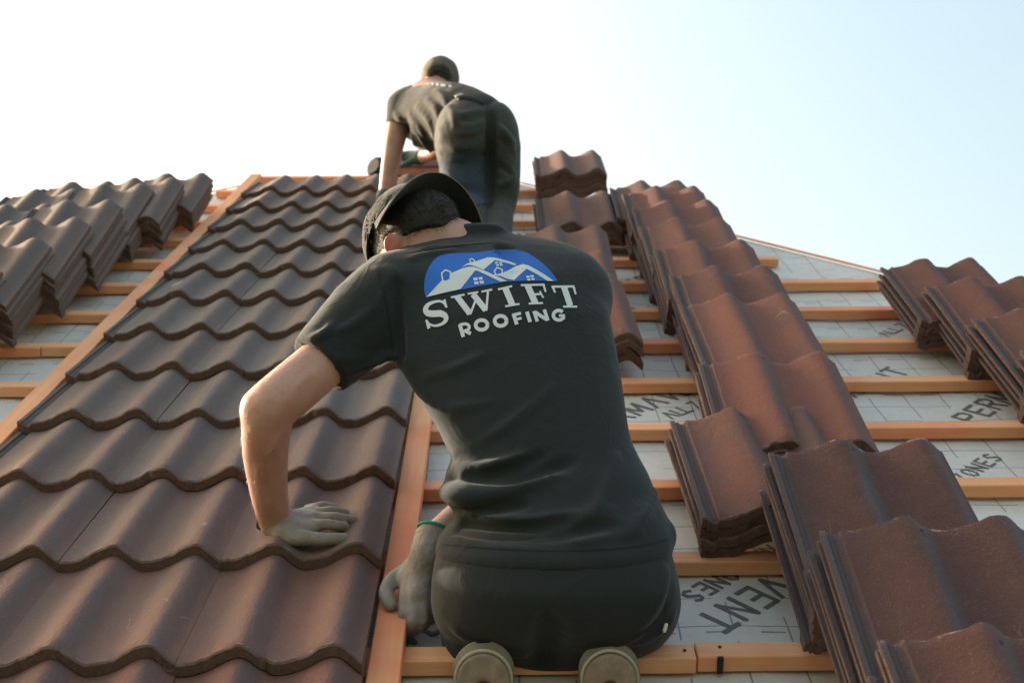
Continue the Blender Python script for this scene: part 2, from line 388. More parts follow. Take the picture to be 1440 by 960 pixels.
# near word, reading down the slope: its T ends by the batten
pT = rp(968, 872, MEM); a = math.radians(-137); w_ = width('PERMAVENT')*SZ
text_print('PERMAVENT', (pT[0]-math.cos(a)*w_, pT[1]-math.sin(a)*w_), a, SZ, .15)
pS = rp(950, 836, MEM); s2 = 0.042; w_ = width('ALL ZONES')*s2
text_print('ALL ZONES', (pS[0]-math.cos(a)*w_, pS[1]-math.sin(a)*w_), a, s2, .17)
a = math.radians(43)
pR = rp(878, 588, MEM); back = width('PE')*SZ
text_print('PERMAVENT', (pR[0]-math.cos(a)*back, pR[1]-math.sin(a)*back), a, SZ, .16)
pA = rp(946, 585, MEM); text_print('ALL ZONES', (pA[0], pA[1]), a, s2, .16)
for px, py, t in ((1375, 590, 'PERMAVENT'), (1130, 590, 'PERMAVENT'), (570, 905, 'VENT'), (640, 690, 'ALL ZONES'), (880, 402, 'PERMAVENT'), (1250, 470, 'ALL ZONES'), (90, 500, 'PERMAVENT'), (1330, 690, 'ALL ZONES')):
    q = rp(px, py, MEM); text_print(t, (q[0], q[1]), math.radians(43), SZ if t != 'ALL ZONES' else s2, .15)

# ------------------------------------------------------------------ roof tiles
TW, TL, AMP = 0.334, 0.42, 0.033
def prof(x):
    if x < 0.010: return -0.001
    if x < 0.030: return -0.007+0.003*math.sin((x-.010)/.020*math.pi*2.0)
    t = ((x-0.034)/0.15)
    t = t-math.floor(t) if t >= 0 else 0.12
    lo, cr = 0.04, 0.70
    if lo <= t <= cr: s = (t-lo)/(cr-lo); return AMP*(1-math.cos(math.pi*s**1.3))/2
    s = (t-cr)/(1-cr+lo) if t > cr else (t+1-cr)/(1-cr+lo)
    return AMP*(1+math.cos(math.pi*s))/2
def tile_mesh(seed):
    rnd = random.Random(seed)
    xs = [0, .0095, .0105, .016, .023, .0298, .0345] + list(np.linspace(0.041, TW, 44))
    ys = [0.0, 0.0035, 0.030, 0.036, 0.12, 0.24, 0.36, 0.40, 0.4165, 0.42]
    ph = [rnd.uniform(0, 9) for _ in range(6)]
    wav = lambda x: 0.0009*math.sin(x*61+ph[0])+0.0007*math.sin(x*143+ph[1])+rnd.uniform(-.0008, .0008)
    nw = [wav(x) for x in xs]; hw = [wav(x)*1.2 for x in xs]
    chips = [(rnd.uniform(.04, .32), rnd.uniform(.004, .010), rnd.uniform(.002, .005)) for _ in range(3)]
    hch = [(rnd.uniform(.04, .32), rnd.uniform(.006, .016), rnd.uniform(.003, .007)) for _ in range(3)]
    T, B = [], []
    nx, ny = len(xs), len(ys)
    for j, y in enumerate(ys):
        for i, x in enumerate(xs):
            z = prof(x)
            yy = y
            if j <= 1:
                yy += nw[i]*(1 if j == 0 else .6)
                c = sum(d*math.exp(-((x-cx)/r)**2) for cx, r, d in chips); yy += c
            if j >= ny-2:
                yy += hw[i]; c = sum(d*math.exp(-((x-cx)/r)**2) for cx, r, d in hch); yy -= c
            zt = z-(0.0035 if j == 0 else 0.0) - (0.0025 if j == ny-1 else 0)
            if j in (0, 1): zt += nw[i]*0.7
            th = 0.023 if y <= 0.031 else (0.013 if x > 0.034 else 0.009)
            T.append((x, yy, zt)); B.append((x, yy+(0.002 if j == 0 else 0), z-th))
    verts = T+B; o = nx*ny; faces = []
    for j in range(ny-1):
        for i in range(nx-1):
            a = j*nx+i
            faces.append((a, a+1, a+nx+1, a+nx)); faces.append((o+a, o+a+nx, o+a+nx+1, o+a+1))
    for i in range(nx-1):
        faces.append((i, o+i, o+i+1, i+1)); a = (ny-1)*nx+i; faces.append((a, a+1, o+a+1, o+a))
    for j in range(ny-1):
        a = j*nx; faces.append((a, a+nx, o+a+nx, o+a)); a = j*nx+nx-1; faces.append((a, o+a, o+a+nx, a+nx))
    hx = 0.034+0.15*0.78; hz = prof(hx)+0.0006; n = len(verts)
    for q in range(8):
        verts.append((hx+0.0042*math.cos(q*math.pi/4), 0.385+0.0042*math.sin(q*math.pi/4), hz-(0.0012*math.cos(q*math.pi/4))))
    faces.append(tuple(range(n, n+8)))
    me = mesh_from('tile', verts, faces, [M_TILE, M_HOLE, M_EDGE], True, 42)
    me.polygons[len(me.polygons)-1].material_index = 1
    q0 = 2*(nx-1)*(ny-1)
    for q in range(q0, len(me.polygons)-1): me.polygons[q].material_index = 2
    for q in range(0, 2*(nx-1), 2): me.polygons[q].material_index = 2
    return me
TILES = [tile_mesh(s) for s in range(5)]
TILT = math.atan((0.0616-0.032)/0.42)
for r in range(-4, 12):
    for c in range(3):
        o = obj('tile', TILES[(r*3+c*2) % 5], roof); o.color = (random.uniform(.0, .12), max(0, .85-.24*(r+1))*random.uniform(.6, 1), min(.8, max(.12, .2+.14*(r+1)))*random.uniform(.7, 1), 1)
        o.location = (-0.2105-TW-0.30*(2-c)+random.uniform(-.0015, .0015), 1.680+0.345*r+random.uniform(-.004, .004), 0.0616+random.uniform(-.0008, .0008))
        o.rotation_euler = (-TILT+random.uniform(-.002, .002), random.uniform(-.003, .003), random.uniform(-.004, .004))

# stacks of loose tiles leaning on each other along the slope
ORD = ['topmost', 'second', 'third', 'fourth', 'fifth', 'sixth', 'seventh', 'eighth']
NTH = ['first', 'second', 'third', 'fourth', 'fifth', 'sixth', 'seventh', 'eighth', 'ninth', 'tenth', 'eleventh', 'twelfth']
def stack(row, i, u, v, w, n, tilt, yaw=0.0, pitch=0.0235, bow=0):
    """nose-left corner of the lowest tile at (u, v, w)"""
    ca, sa = math.cos(math.radians(tilt)), math.sin(math.radians(tilt))
    for k in range(n):
        o = link(bpy.data.objects.new('loose_tile', TILES[(k+i*2) % 5]))
        h = pitch*k
        o.color = row[2](i, k)
        j = 0 if k == n-1 else 1
        loc = Vector((u+random.uniform(-.006, .006)*j, v-sa*h+random.uniform(-.008, .008)*j, w+ca*h+0.021))
        o.matrix_world = ROOF @ Matrix.Translation(loc) @ Matrix.Rotation(math.radians(yaw+random.uniform(-.8, .8)), 4, 'Z') @ Matrix.Rotation(math.radians(tilt), 4, 'X')
        lev = 'topmost brown tile' if k == n-1 else ('bottom tile' if k == 0 else ORD[n-1-k]+' tile down')
        tag(o, f'{lev} of the {NTH[i]} stack below the ridge, {row[0]}', 'roof tile', row[1])
ROW_A = ('row behind kneeling man', 'loose tiles stacked behind the kneeling man', lambda i, k: (random.uniform(0, .2), (.1, .1, .1, .5, .6)[i], 0, 1))
ROW_B = ('row right of kneeling man', 'loose tiles stacked in the long row right of the kneeling man', lambda i, k: ((.3, .25, .25, .25, .3, .5, .15, .1, .35, .85, .9, .8)[i]+random.uniform(-.1, .1), (.5, .6, .6, .6, .6, .3, .8, .95, .4, .1, .15, .6)[i], 0, 1))
ROW_C = ('row by right hip', 'loose tiles stacked near the right hip of the roof', lambda i, k: (.75+random.uniform(-.1, .1), .4, 0, 1))
ROW_D = ('row left of laid tiles', 'loose tiles stacked left of the laid strip', lambda i, k: (random.uniform(0, .15), .05, .65, 1))
ROW_E = ('row by left hip', 'loose tiles stacked near the left hip of the roof', lambda i, k: (random.uniform(0, .15), .05, .65, 1))
def stack_px(row, i, px, py, corner, n, tilt, w=.004, yaw=0.0):
    """place a stack by the pixel of one corner of its topmost tile (n/h nose or head, l/r left or right)"""
    t = math.radians(tilt); W = w+.021+.0235*(n-1)*math.cos(t)
    if corner[0] == 'h': W += TL*math.sin(t)
    q = rp(px, py, W); u, v = q[0], q[1]
    if corner[1] == 'r': u -= TW
    if corner[0] == 'h': v -= TL*math.cos(t)
    stack(row, i, u, v+math.sin(t)*.0235*(n-1), w, n, tilt, yaw)
for i, a in enumerate([(753, 246, 'nl', 5, 2), (756, 322, 'nl', 3, 5, .01), (866, 384, 'nr', 3, 6, .01), (880, 432, 'nr', 3, 6, .01), (906, 484, 'nr', 4, 8, .004, 3)]): stack_px(ROW_A, i, *a)
for i, a in enumerate([(965, 263, 'hr', 5, 5, .004), (988, 271, 'hr', 5, 8, .004), (1008, 291, 'hr', 5, 8, .004), (1028, 317, 'hr', 5, 8, .004), (1056, 348, 'hr', 5, 8, .004), (1091, 385, 'hr', 5, 8, .004), (1124, 426, 'hr', 5, 8, .004, 1), (1166, 508, 'hr', 5, 8, .004, -1),
        (946, 590, 'hl', 4, 5, .002, 1.5), (1077, 634, 'hl', 5, 12, .025), (1148, 744, 'hl', 5, 15, .03), (1237, 898, 'hl', 5, 15, .03)]): stack_px(ROW_B, i, *a)
for i, a in enumerate([(1237, 375, 'hl', 4, 7, .004), (1298, 401, 'hl', 4, 9, .004), (1364, 446, 'hl', 4, 9, .004), (1434, 492, 'hl', 4, 9, .004)]): stack_px(ROW_C, i, *a)
for i, a in enumerate([(299, 252, 'hr', 4, 8, .004), (258, 259, 'hr', 5, 10, .004), (216, 268, 'hr', 5, 11, .004), (173, 291, 'hr', 6, 11, .004), (129, 317, 'hr', 6, 11, .004), (72, 346, 'hr', 6, 11, .004), (5, 382, 'hr', 6, 11, .004)]): stack_px(ROW_D, i, *a)
for i, a in enumerate([(168, 264, 'hr', 4, 6, .004), (120, 275, 'hr', 4, 8, .004), (84, 297, 'hr', 4, 8, .004), (38, 322, 'hr', 5, 8, .004)]): stack_px(ROW_E, i, *a)

# ------------------------------------------------------------------ implicit-surface modeller for bodies and clothes (camera-aligned metres)
def spl(pts, n=8):
    pts = [np.array(p, float) for p in pts]; Q = [pts[0]]+pts+[pts[-1]]; out = []
    for i in range(len(pts)-1):
        a, b2, c, d = Q[i], Q[i+1], Q[i+2], Q[i+3]
        for t in np.linspace(0, 1, n, endpoint=False): out.append(.5*(2*b2+(c-a)*t+(2*a-5*b2+4*c-d)*t*t+(3*b2-a-3*c+d)*t**3))
    return out+[pts[-1]]
class Field:
    def __init__(s, lo, hi, h):
        s.lo = np.array(lo, float); s.h = h
        s.n = np.ceil((np.array(hi)-s.lo)/h).astype(int)+1
        s.ax = [(s.lo[i]+h*np.arange(s.n[i])).astype(np.float32) for i in range(3)]
        s.d = np.full(s.n, 0.5, np.float32)
    def blk(s, lo, hi):
        a = np.clip(np.floor((np.array(lo)-s.lo)/s.h).astype(int), 0, s.n-1); b = np.clip(np.ceil((np.array(hi)-s.lo)/s.h).astype(int)+1, 1, s.n)
        sl = tuple(slice(a[i], max(b[i], a[i]+1)) for i in range(3))
        g = np.meshgrid(*[s.ax[i][sl[i]] for i in range(3)], indexing='ij', sparse=True)
        return sl, g
    def put(s, sl, dn, k, op='u'):
        d = s.d[sl]
        if op == 'u':
            if k <= 0: s.d[sl] = np.minimum(d, dn)
            else:
                hh = np.clip(0.5+0.5*(d-dn)/k, 0, 1); s.d[sl] = d*(1-hh)+dn*hh-k*hh*(1-hh)
        else:
            if k <= 0: s.d[sl] = np.maximum(d, -dn)
            else:
                hh = np.clip(0.5-0.5*(d+dn)/k, 0, 1); s.d[sl] = d*(1-hh)+(-dn)*hh+k*hh*(1-hh)
        return s
    def cap(s, a, b, r1, r2, k=0.02, op='u'):
        a, b = np.array(a, float), np.array(b, float); m = max(r1, r2)+max(k, 0)+4*s.h
        sl, (X, Y, Z) = s.blk(np.minimum(a, b)-m, np.maximum(a, b)+m)
        ab = b-a; L2 = max(ab @ ab, 1e-9)
        t = np.clip(((X-a[0])*ab[0]+(Y-a[1])*ab[1]+(Z-a[2])*ab[2])/L2, 0, 1)
        d = np.sqrt((X-a[0]-t*ab[0])**2+(Y-a[1]-t*ab[1])**2+(Z-a[2]-t*ab[2])**2)-(r1+(r2-r1)*t)
        return s.put(sl, d.astype(np.float32), k, op)
    def chain(s, pts, rs, k=0.02, op='u'):
        pts = [np.array(p, float) for p in pts]
        if len(pts) > 2:
            n = len(pts); pts = spl(pts, 3); rs = np.interp(np.linspace(0, n-1, len(pts)), np.arange(n), rs)
        m = max(rs)+max(k, 0)+4*s.h; A = np.array(pts)
        sl, (X, Y, Z) = s.blk(A.min(0)-m, A.max(0)+m); dn = None
        for i in range(len(pts)-1):
            a = pts[i]; ab = pts[i+1]-a; L2 = max(ab @ ab, 1e-9)
            t = np.clip(((X-a[0])*ab[0]+(Y-a[1])*ab[1]+(Z-a[2])*ab[2])/L2, 0, 1)
            d = np.sqrt((X-a[0]-t*ab[0])**2+(Y-a[1]-t*ab[1])**2+(Z-a[2]-t*ab[2])**2)-(rs[i]+(rs[i+1]-rs[i])*t)
            dn = d if dn is None else np.minimum(dn, d)
        return s.put(sl, dn.astype(np.float32), k, op)
    def ell(s, c, rad, ax=None, k=0.02, op='u'):
        c = np.array(c, float); rad = np.array(rad, float); m = rad.max()+max(k, 0)+4*s.h
        sl, (X, Y, Z) = s.blk(c-m, c+m)
        A = np.eye(3) if ax is None else np.array(ax, float)
        q = 0
        for i in range(3): q = q+(((X-c[0])*A[i][0]+(Y-c[1])*A[i][1]+(Z-c[2])*A[i][2])/rad[i])**2
        q = np.sqrt(q); return s.put(sl, ((q-1)*rad.min()).astype(np.float32), k, op)
    def loft(s, rows, k=0.02, p=2.3, smooth=0.025):
        """rows of (pixel y, left x, right x, depth of centre, half thickness): horizontal slices of a trunk"""
        R = []
        for (py, xl, xr, z, b) in rows:
            c = P((xl+xr)/2, py, z); R.append((c[1], c[0], (xr-xl)/2*z/F, z, b))
        R = np.array(sorted(R)); y = s.ax[1].astype(float)
        yy = np.linspace(R[0, 0], R[-1, 0], 400); col = []
        for i in range(1, 5):
            v = np.interp(yy, R[:, 0], R[:, i]); w = max(3, int(smooth/(yy[1]-yy[0])) | 1)
            vp = np.pad(v, w//2, mode='reflect', reflect_type='odd'); v = np.convolve(vp, np.ones(w)/w, 'valid'); col.append(np.interp(y, yy, v))
        xc, a, zc, b = [c.astype(np.float32)[None, :, None] for c in col]
        X = s.ax[0][:, None, None]; Z = s.ax[2][None, None, :]
        q = (np.abs((X-xc)/a)**p+np.abs((Z-zc)/b)**p)**(1/p)
        d = (q-1)*np.minimum(a, b)
        Y = s.ax[1][None, :, None]
        d = np.maximum(d, np.maximum(Y-R[-1, 0], R[0, 0]-Y))
        return s.put((slice(None),)*3, d.astype(np.float32), k)
    def cut(s, pt, nrm, lo=None, hi=None):                  # keep the side the normal points away from, inside a block
        n = np.array(nrm, float); n /= np.linalg.norm(n); pt = np.array(pt)
        sl, (X, Y, Z) = s.blk(s.lo-1 if lo is None else lo, s.lo+10 if hi is None else hi)
        s.d[sl] = np.maximum(s.d[sl], ((X-pt[0])*n[0]+(Y-pt[1])*n[1]+(Z-pt[2])*n[2]).astype(np.float32)); return s
    def rough(s, amp, freq, seed=0, oct=3):
        r = np.random.RandomState(seed); X, Y, Z = s.ax[0][:, None, None], s.ax[1][None, :, None], s.ax[2][None, None, :]
        for o in range(oct):
            for _ in range(3):
                dv = r.normal(size=3); dv *= freq*2**o/np.linalg.norm(dv)
                dw = r.normal(size=3); dw *= freq*2**o*0.7/np.linalg.norm(dw)
                s.d = s.d+(amp/2**o/2)*np.sin(X*dv[0]+Y*dv[1]+Z*dv[2]+r.uniform(0, 6)+1.3*np.sin(X*dw[0]+Y*dw[1]+Z*dw[2]+r.uniform(0, 6))).astype(np.float32)
        return s
    def at(s, p):
        i = np.clip(np.round((p-s.lo)/s.h).astype(int), 0, s.n-1); return s.d[tuple(i)]
    def surf(s, px, py):                  # first surface point along the view ray through a pixel
        for z in np.arange(s.ax[2][0], s.ax[2][-1], s.h*0.5):
            p = P(px, py, z)
            if np.all(p >= s.lo) and np.all(p <= s.lo+s.h*(s.n-1)) and s.at(p) < 0: return p
        return None
    def fold(s, pix, r=0.008, lift=0.005, k=0.012, op='u'):   # a soft cloth fold (or crease) following pixels on the surface
        pts = [s.surf(*q) for q in pix]; pts = [p for p in pts if p is not None]
        if len(pts) < 2: return s
        pts = spl(pts, 5); n = len(pts)
        for i in range(n-1):
            g = lambda j: math.sin(math.pi*(0.06+0.88*j/(n-1)))**0.8
            f = lambda j: r*(0.25+0.75*g(j))
            off = np.array([0, 0, 1.0])
            sg = 1 if op == 'u' else -1
            a = pts[i]+off*sg*(f(i)-lift*g(i)); b = pts[i+1]+off*sg*(f(i+1)-lift*g(i+1))
            s.cap(a, b, f(i), f(i+1), k, op)
        return s
    def mesh(s):
        d = s.d; ins = d < 0
        c = [d[i:d.shape[0]-1+i, j:d.shape[1]-1+j, k:d.shape[2]-1+k] for i in (0, 1) for j in (0, 1) for k in (0, 1)]
        cnt = sum((x < 0).astype(np.int8) for x in c); act = (cnt > 0) & (cnt < 8)
        idx = -np.ones(act.shape, np.int64); I = np.argwhere(act); idx[act] = np.arange(len(I))
        V = np.array([x[act] for x in c]).T
        cor = np.array([(i, j, k) for i in (0, 1) for j in (0, 1) for k in (0, 1)], float)
        acc = np.zeros((len(I), 3)); num = np.zeros(len(I))
        for a in range(8):
            for b in range(a+1, 8):
                if np.abs(cor[a]-cor[b]).sum() != 1: continue
                m = (V[:, a] < 0) != (V[:, b] < 0)
                t = V[m, a]/(V[m, a]-V[m, b])
                acc[m] += cor[a]+(cor[b]-cor[a])*t[:, None]; num[m] += 1
        verts = (I+acc/num[:, None])*s.h+s.lo
        faces = []
        for ax in range(3):
            sh = [slice(1, -1)]*3; sh[ax] = slice(0, -1)
            a = ins[tuple(sh)]; s2 = list(sh); s2[ax] = slice(1, None); b = ins[tuple(s2)]
            E = np.argwhere(a != b); fl = a[a != b]
            off = np.array([1, 1, 1]); off[ax] = 0; E = E+off
            o1, o2 = [(1, 2), (2, 0), (0, 1)][ax]
            q = []
            for da, db in ((-1, -1), (0, -1), (0, 0), (-1, 0)):
                e = E.copy(); e[:, o1] += da; e[:, o2] += db; q.append(idx[e[:, 0], e[:, 1], e[:, 2]])
            q = np.array(q).T; q[~fl] = q[~fl][:, ::-1]; faces.append(q)
        faces = np.concatenate(faces); faces = faces[(faces >= 0).all(1)]
        # one pass of smoothing takes the grid out of the surface
        for lam in (0.5, 0.5):
            su = np.zeros_like(verts); nb = np.zeros(len(verts))
            for a_, b_ in ((0, 1), (1, 2), (2, 3), (3, 0)):
                np.add.at(su, faces[:, a_], verts[faces[:, b_]]); np.add.at(nb, faces[:, a_], 1)
                np.add.at(su, faces[:, b_], verts[faces[:, a_]]); np.add.at(nb, faces[:, b_], 1)
            verts = verts+(su/np.maximum(nb, 1)[:, None]-verts)*lam
        return verts, faces[:, ::-1]
    def build(s, name, mat, parent, sharp=None):
        v, f = s.mesh()
        return body_obj(name, v, f, mat, parent, sharp)
def body_obj(name, v, f, mat, parent, sharp=None):
    W = cam2world(v)-np.array(ROOTS[parent.name])
    ROOTS_child = ROOTS[parent.name]
    me = mesh_from(name, W, f, mat, True, sharp)
    o = obj(name, me, parent); ROOTS[o.name] = ROOTS_child
    return o
ROOTS = {}
def person(name, base_cam, label, cat='person'):
    o = link(bpy.data.objects.new(name, None)); b = cam2world(base_cam); o.location = b
    ROOTS[o.name] = b; tag(o, label, cat); return o
def grid_mesh(fn, nu, nv):                 # thick-free parametric sheet in camera coordinates
    v = [fn(i/(nu-1), j/(nv-1)) for j in range(nv) for i in range(nu)]
    f = [(j*nu+i, j*nu+i+1, (j+1)*nu+i+1, (j+1)*nu+i) for j in range(nv-1) for i in range(nu-1)]
    return v, f
def thicken(v, f, nu, nv, d):
    n = len(v); v2 = v+[tuple(np.array(p)+d) for p in v]; f2 = list(f)+[tuple(n+i for i in q[::-1]) for q in f]
    ring = list(range(nu))+[j*nu+nu-1 for j in range(1, nv)]+[(nv-1)*nu+i for i in range(nu-2, -1, -1)]+[j*nu for j in range(nv-2, 0, -1)]
    for a, b in zip(ring, ring[1:]+ring[:1]): f2.append((b, a, n+a, n+b))
    return v2, f2
def ortho(c, b):
    c = np.array(c, float); c /= np.linalg.norm(c); b = np.array(b, float); b -= c*(b @ c); b /= np.linalg.norm(b)
    return c, b, np.cross(c, b)
def strip_on(name, pts, wd, mat, parent, lift=np.array([0, 0, -0.002]), h=0.002):
    fl = Field(np.min(pts, 0)-0.02, np.max(pts, 0)+0.02, h); fl.chain([p+lift for p in pts], [wd]*len(pts), 0.002)
    return fl.build(name, mat, parent)

# ------------------------------------------------------------------ the kneeling man
man = person('person', r2c(0.06, 1.74, 0.0), 'person kneeling on the battens with back turned, black printed T-shirt, cap worn backwards')
SHO_L, ELB_L, WRI_L = P(556, 425, 2.37), P(378, 574, 2.22), rc(389, 742, 0.085)
SHO_R, ELB_R, WRI_R = P(800, 430, 2.45), P(752, 640, 2.50), P(606, 762, 2.20)
HEAD = P(580, 332, 2.53)
# skull frame: c = crown (away, left), bk = back of the head (up), sd = left ear side
c_, bk, sd = ortho((-0.60, 0.22, 0.77), (0.28, 0.95, 0.0))
if sd[0] > 0: sd = -sd

b = Field((-0.62, -0.72, 1.95), (0.36, 0.40, 2.80), 0.006)
b.loft([(372, 600, 780, 2.46, .05), (400, 570, 815, 2.42, .08), (450, 560, 840, 2.37, .095), (500, 566, 852, 2.33, .10), (600, 628, 868, 2.25, .10), (700, 650, 905, 2.18, .10), (780, 640, 925, 2.14, .11), (850, 645, 920, 2.14, .105), (885, 680, 880, 2.16, .06)])
b.cap(P(695, 400, 2.45), P(640, 350, 2.50), .055, .056, .02)                                 # neck
b.cap(P(640, 350, 2.50), HEAD-c_*0.02-bk*0.01, .056, .064, .03)
b.ell(HEAD, (.098, .096, .076), (c_, bk, sd), .02)                                          # skull
b.ell(HEAD-bk*0.055-c_*0.045, (.075, .055, .058), (c_, bk, sd), .03)                       # face and jaw, turned down to the tiles
b.cap(HEAD-bk*.105-c_*.02, HEAD-bk*.118-c_*.035, .012, .014, .012)                          # nose
EAR = HEAD+sd*0.081-c_*0.050-bk*.028
ez = EAR[2]-.012
b.chain([P(571, 334, ez+.010), P(569, 348, ez+.006), P(565, 362, ez+.010)], [.006, .008, .006], .006, 's')
b.chain([P(560, 338, ez+.02), P(560, 352, ez+.02)], [.014, .014], .006)
b.ell(P(553, 347, ez+.002), (.013, .021, .007), None, .004)
b.ell(P(549, 343, ez-.005), (.005, .010, .004), None, .003, 's')
b.chain([P(559, 335, ez+.006), P(551, 331, ez+.004), P(543, 335, ez), P(541, 344, ez-.002), P(545, 354, ez-.001), P(552, 362, ez), P(558, 360, ez+.004)], [.0045, .005, .0052, .0050, .0048, .0062, .005], .004)
b.chain([SHO_L, P(470, 497, 2.295), P(408, 549, 2.24), P(380, 575, 2.222), P(374, 610, 2.235), P(374, 645, 2.262), P(379, 697, 2.295), WRI_L], [.050, .049, .050, .049, .0445, .0415, .0345, .030], .02); b.ell(P(356, 572, 2.215), (.020, .022, .022), None, .02)
mid = P(374, 640, 2.265)
b.chain([SHO_R, ELB_R], [.055, .045], .03); b.chain([ELB_R, WRI_R], [.044, .029], .02)
for s_, hx, kx, fx in ((-1, 690, 690, 672), (1, 855, 850, 868)):
    b.chain([P(hx, 840, 2.14), P(kx, 720, 2.48)], [.080, .055], .03); b.chain([P(kx, 735, 2.50), P(fx, 925, 2.08)], [.050, .036], .02)
for pix in ([(352, 598), (362, 612), (372, 640), (378, 680), (386, 720)], [(395, 600), (385, 625), (374, 642)], [(362, 655), (366, 690), (376, 725)], [(440, 520), (415, 545), (395, 575)]): b.fold(pix, .004, .0006, .006)
ms = M_SKIN.copy(); ms.name = 'skin_ear_glow'; nt = ms.node_tree; bs_ = nt.nodes['Principled BSDF']
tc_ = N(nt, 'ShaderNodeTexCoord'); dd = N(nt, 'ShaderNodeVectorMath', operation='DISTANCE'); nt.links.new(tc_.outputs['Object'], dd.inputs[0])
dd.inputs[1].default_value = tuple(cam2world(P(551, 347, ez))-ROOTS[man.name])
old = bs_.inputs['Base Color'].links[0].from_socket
nt.links.new(mix(nt, ramp(nt, dd.outputs['Value'], [(0.016, (0.75, 0.75, 0.75)), (0.030, (0, 0, 0))]), old, (0.52, 0.10, 0.085)), bs_.inputs['Base Color'])  # red painted round the left ear imitates sunlight glowing through it
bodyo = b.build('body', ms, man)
# fine sunlit hair on the forearm
bv = cam2world(np.array([0., 0, 0])); vv = np.array([v.co for v in bodyo.data.vertices])+ROOTS[man.name]; vc = (vv-CL) @ C2W.T
px_ = 720+F*vc[:, 0]/vc[:, 2]; py_ = 480-F*vc[:, 1]/vc[:, 2]
ok = np.where((px_ < 430) & (py_ > 500) & (py_ < 735))[0]

# T-shirt
sh = Field((-0.58, -0.46, 1.90), (0.36, 0.28, 2.75), 0.0055)
sh.loft([(328, 655, 715, 2.50, .03), (336, 610, 775, 2.49, .05), (345, 575, 806, 2.47, .066), (360, 546, 826, 2.45, .085), (385, 534, 842, 2.42, .105), (440, 536, 857, 2.37, .12), (500, 552, 868, 2.325, .125), (550, 583, 875, 2.285, .125),
         (600, 616, 882, 2.245, .122), (622, 626, 888, 2.23, .122), (642, 636, 898, 2.215, .122), (664, 627, 911, 2.195, .126), (692, 622, 922, 2.175, .130), (710, 634, 931, 2.16, .134), (726, 640, 938, 2.145, .136), (748, 620, 946, 2.13, .139), (768, 612, 946, 2.115, .142), (782, 614, 944, 2.11, .140)], .02, 2.35, .012)
sh.chain([P(556, 424, 2.385), P(520, 446, 2.355), P(449, 514, 2.285)], [.098, .086, .066], .035)   # left sleeve
sh.cap(P(800, 420, 2.44), P(790, 520, 2.50), .085, .075, .03)                                      # right sleeve, in front of the chest
sh.chain([P(560, 350, 2.49), P(600, 342, 2.48), P(650, 333, 2.475), P(692, 329, 2.475)], [.020, .024, .026, .022], .03)   # collar roll
sh.ell(P(943, 752, 2.12), (.010, .020, .025), None, .01)                                            # hem flare on the right
# folds: waist bunching on the left, drag lines from the arm, shallow back hollows
for pix, r, lf in (
    ([(626, 640), (640, 655), (668, 662), (705, 655), (745, 640)], .020, .010), ([(622, 690), (645, 700), (690, 698), (740, 682), (790, 668)], .019, .010),
    ([(652, 722), (680, 730), (735, 735), (800, 728), (860, 716)], .014, .006), ([(640, 756), (680, 753), (740, 757), (820, 760), (900, 750)], .012, .004),
    ([(640, 640), (690, 615), (740, 580), (780, 545)], .014, .006), ([(868, 640), (850, 690), (830, 730), (800, 752)], .018, .006),
    ([(920, 690), (905, 725), (880, 755)], .016, .007), ([(590, 560), (640, 575), (700, 565)], .012, .004),
    ([(470, 470), (500, 455), (530, 430), (545, 400)], .012, .006), ([(432, 480), (455, 470), (470, 455)], .010, .007), ([(440, 505), (480, 505), (530, 500), (560, 500)], .011, .006),
    ([(455, 525), (500, 520), (545, 505)], .008, .005), ([(530, 378), (550, 395), (560, 420)], .012, .006), ([(575, 366), (600, 360), (640, 352)], .012, .007), ([(590, 352), (620, 348), (660, 346)], .009, .005),
    ([(545, 375), (556, 384), (560, 396)], .008, .006), ([(560, 520), (600, 530), (640, 520), (680, 500)], .012, .004)):
    sh.fold(pix, r*.62, lf*1.05, .009)
for pix, r, lf in (([(630, 672), (670, 680), (730, 668), (800, 650)], .012, .005), ([(640, 742), (700, 748), (780, 748), (860, 736)], .012, .004), ([(700, 345), (712, 352), (720, 365), (724, 385)], .010, .005),
    ([(556, 395), (560, 430), (562, 470), (566, 500)], .006, .004), ([(632, 708), (680, 712), (740, 708)], .010, .004)):
    sh.fold(pix, r, lf, .014, 's')
sh.ell(P(662, 692, 2.10), (.038, .016, .040), None, .03)
sh.fold([(650, 734), (672, 740), (710, 745), (750, 742), (800, 728)], .010, .007, .012, 's')
sh.fold([(656, 668), (680, 670), (720, 658), (765, 638)], .009, .005, .012, 's')
sh.rough(.0006, 22, 3, 3)
ua = P(449, 514, 2.285)-P(520, 446, 2.355); ua /= np.linalg.norm(ua); e = P(449, 514, 2.285)
sh.cut(e, ua, e-.14, e+np.array([.085, .12, .14]))             # sleeve opening
shirt = sh.build('t_shirt', M_SHIRT, man)

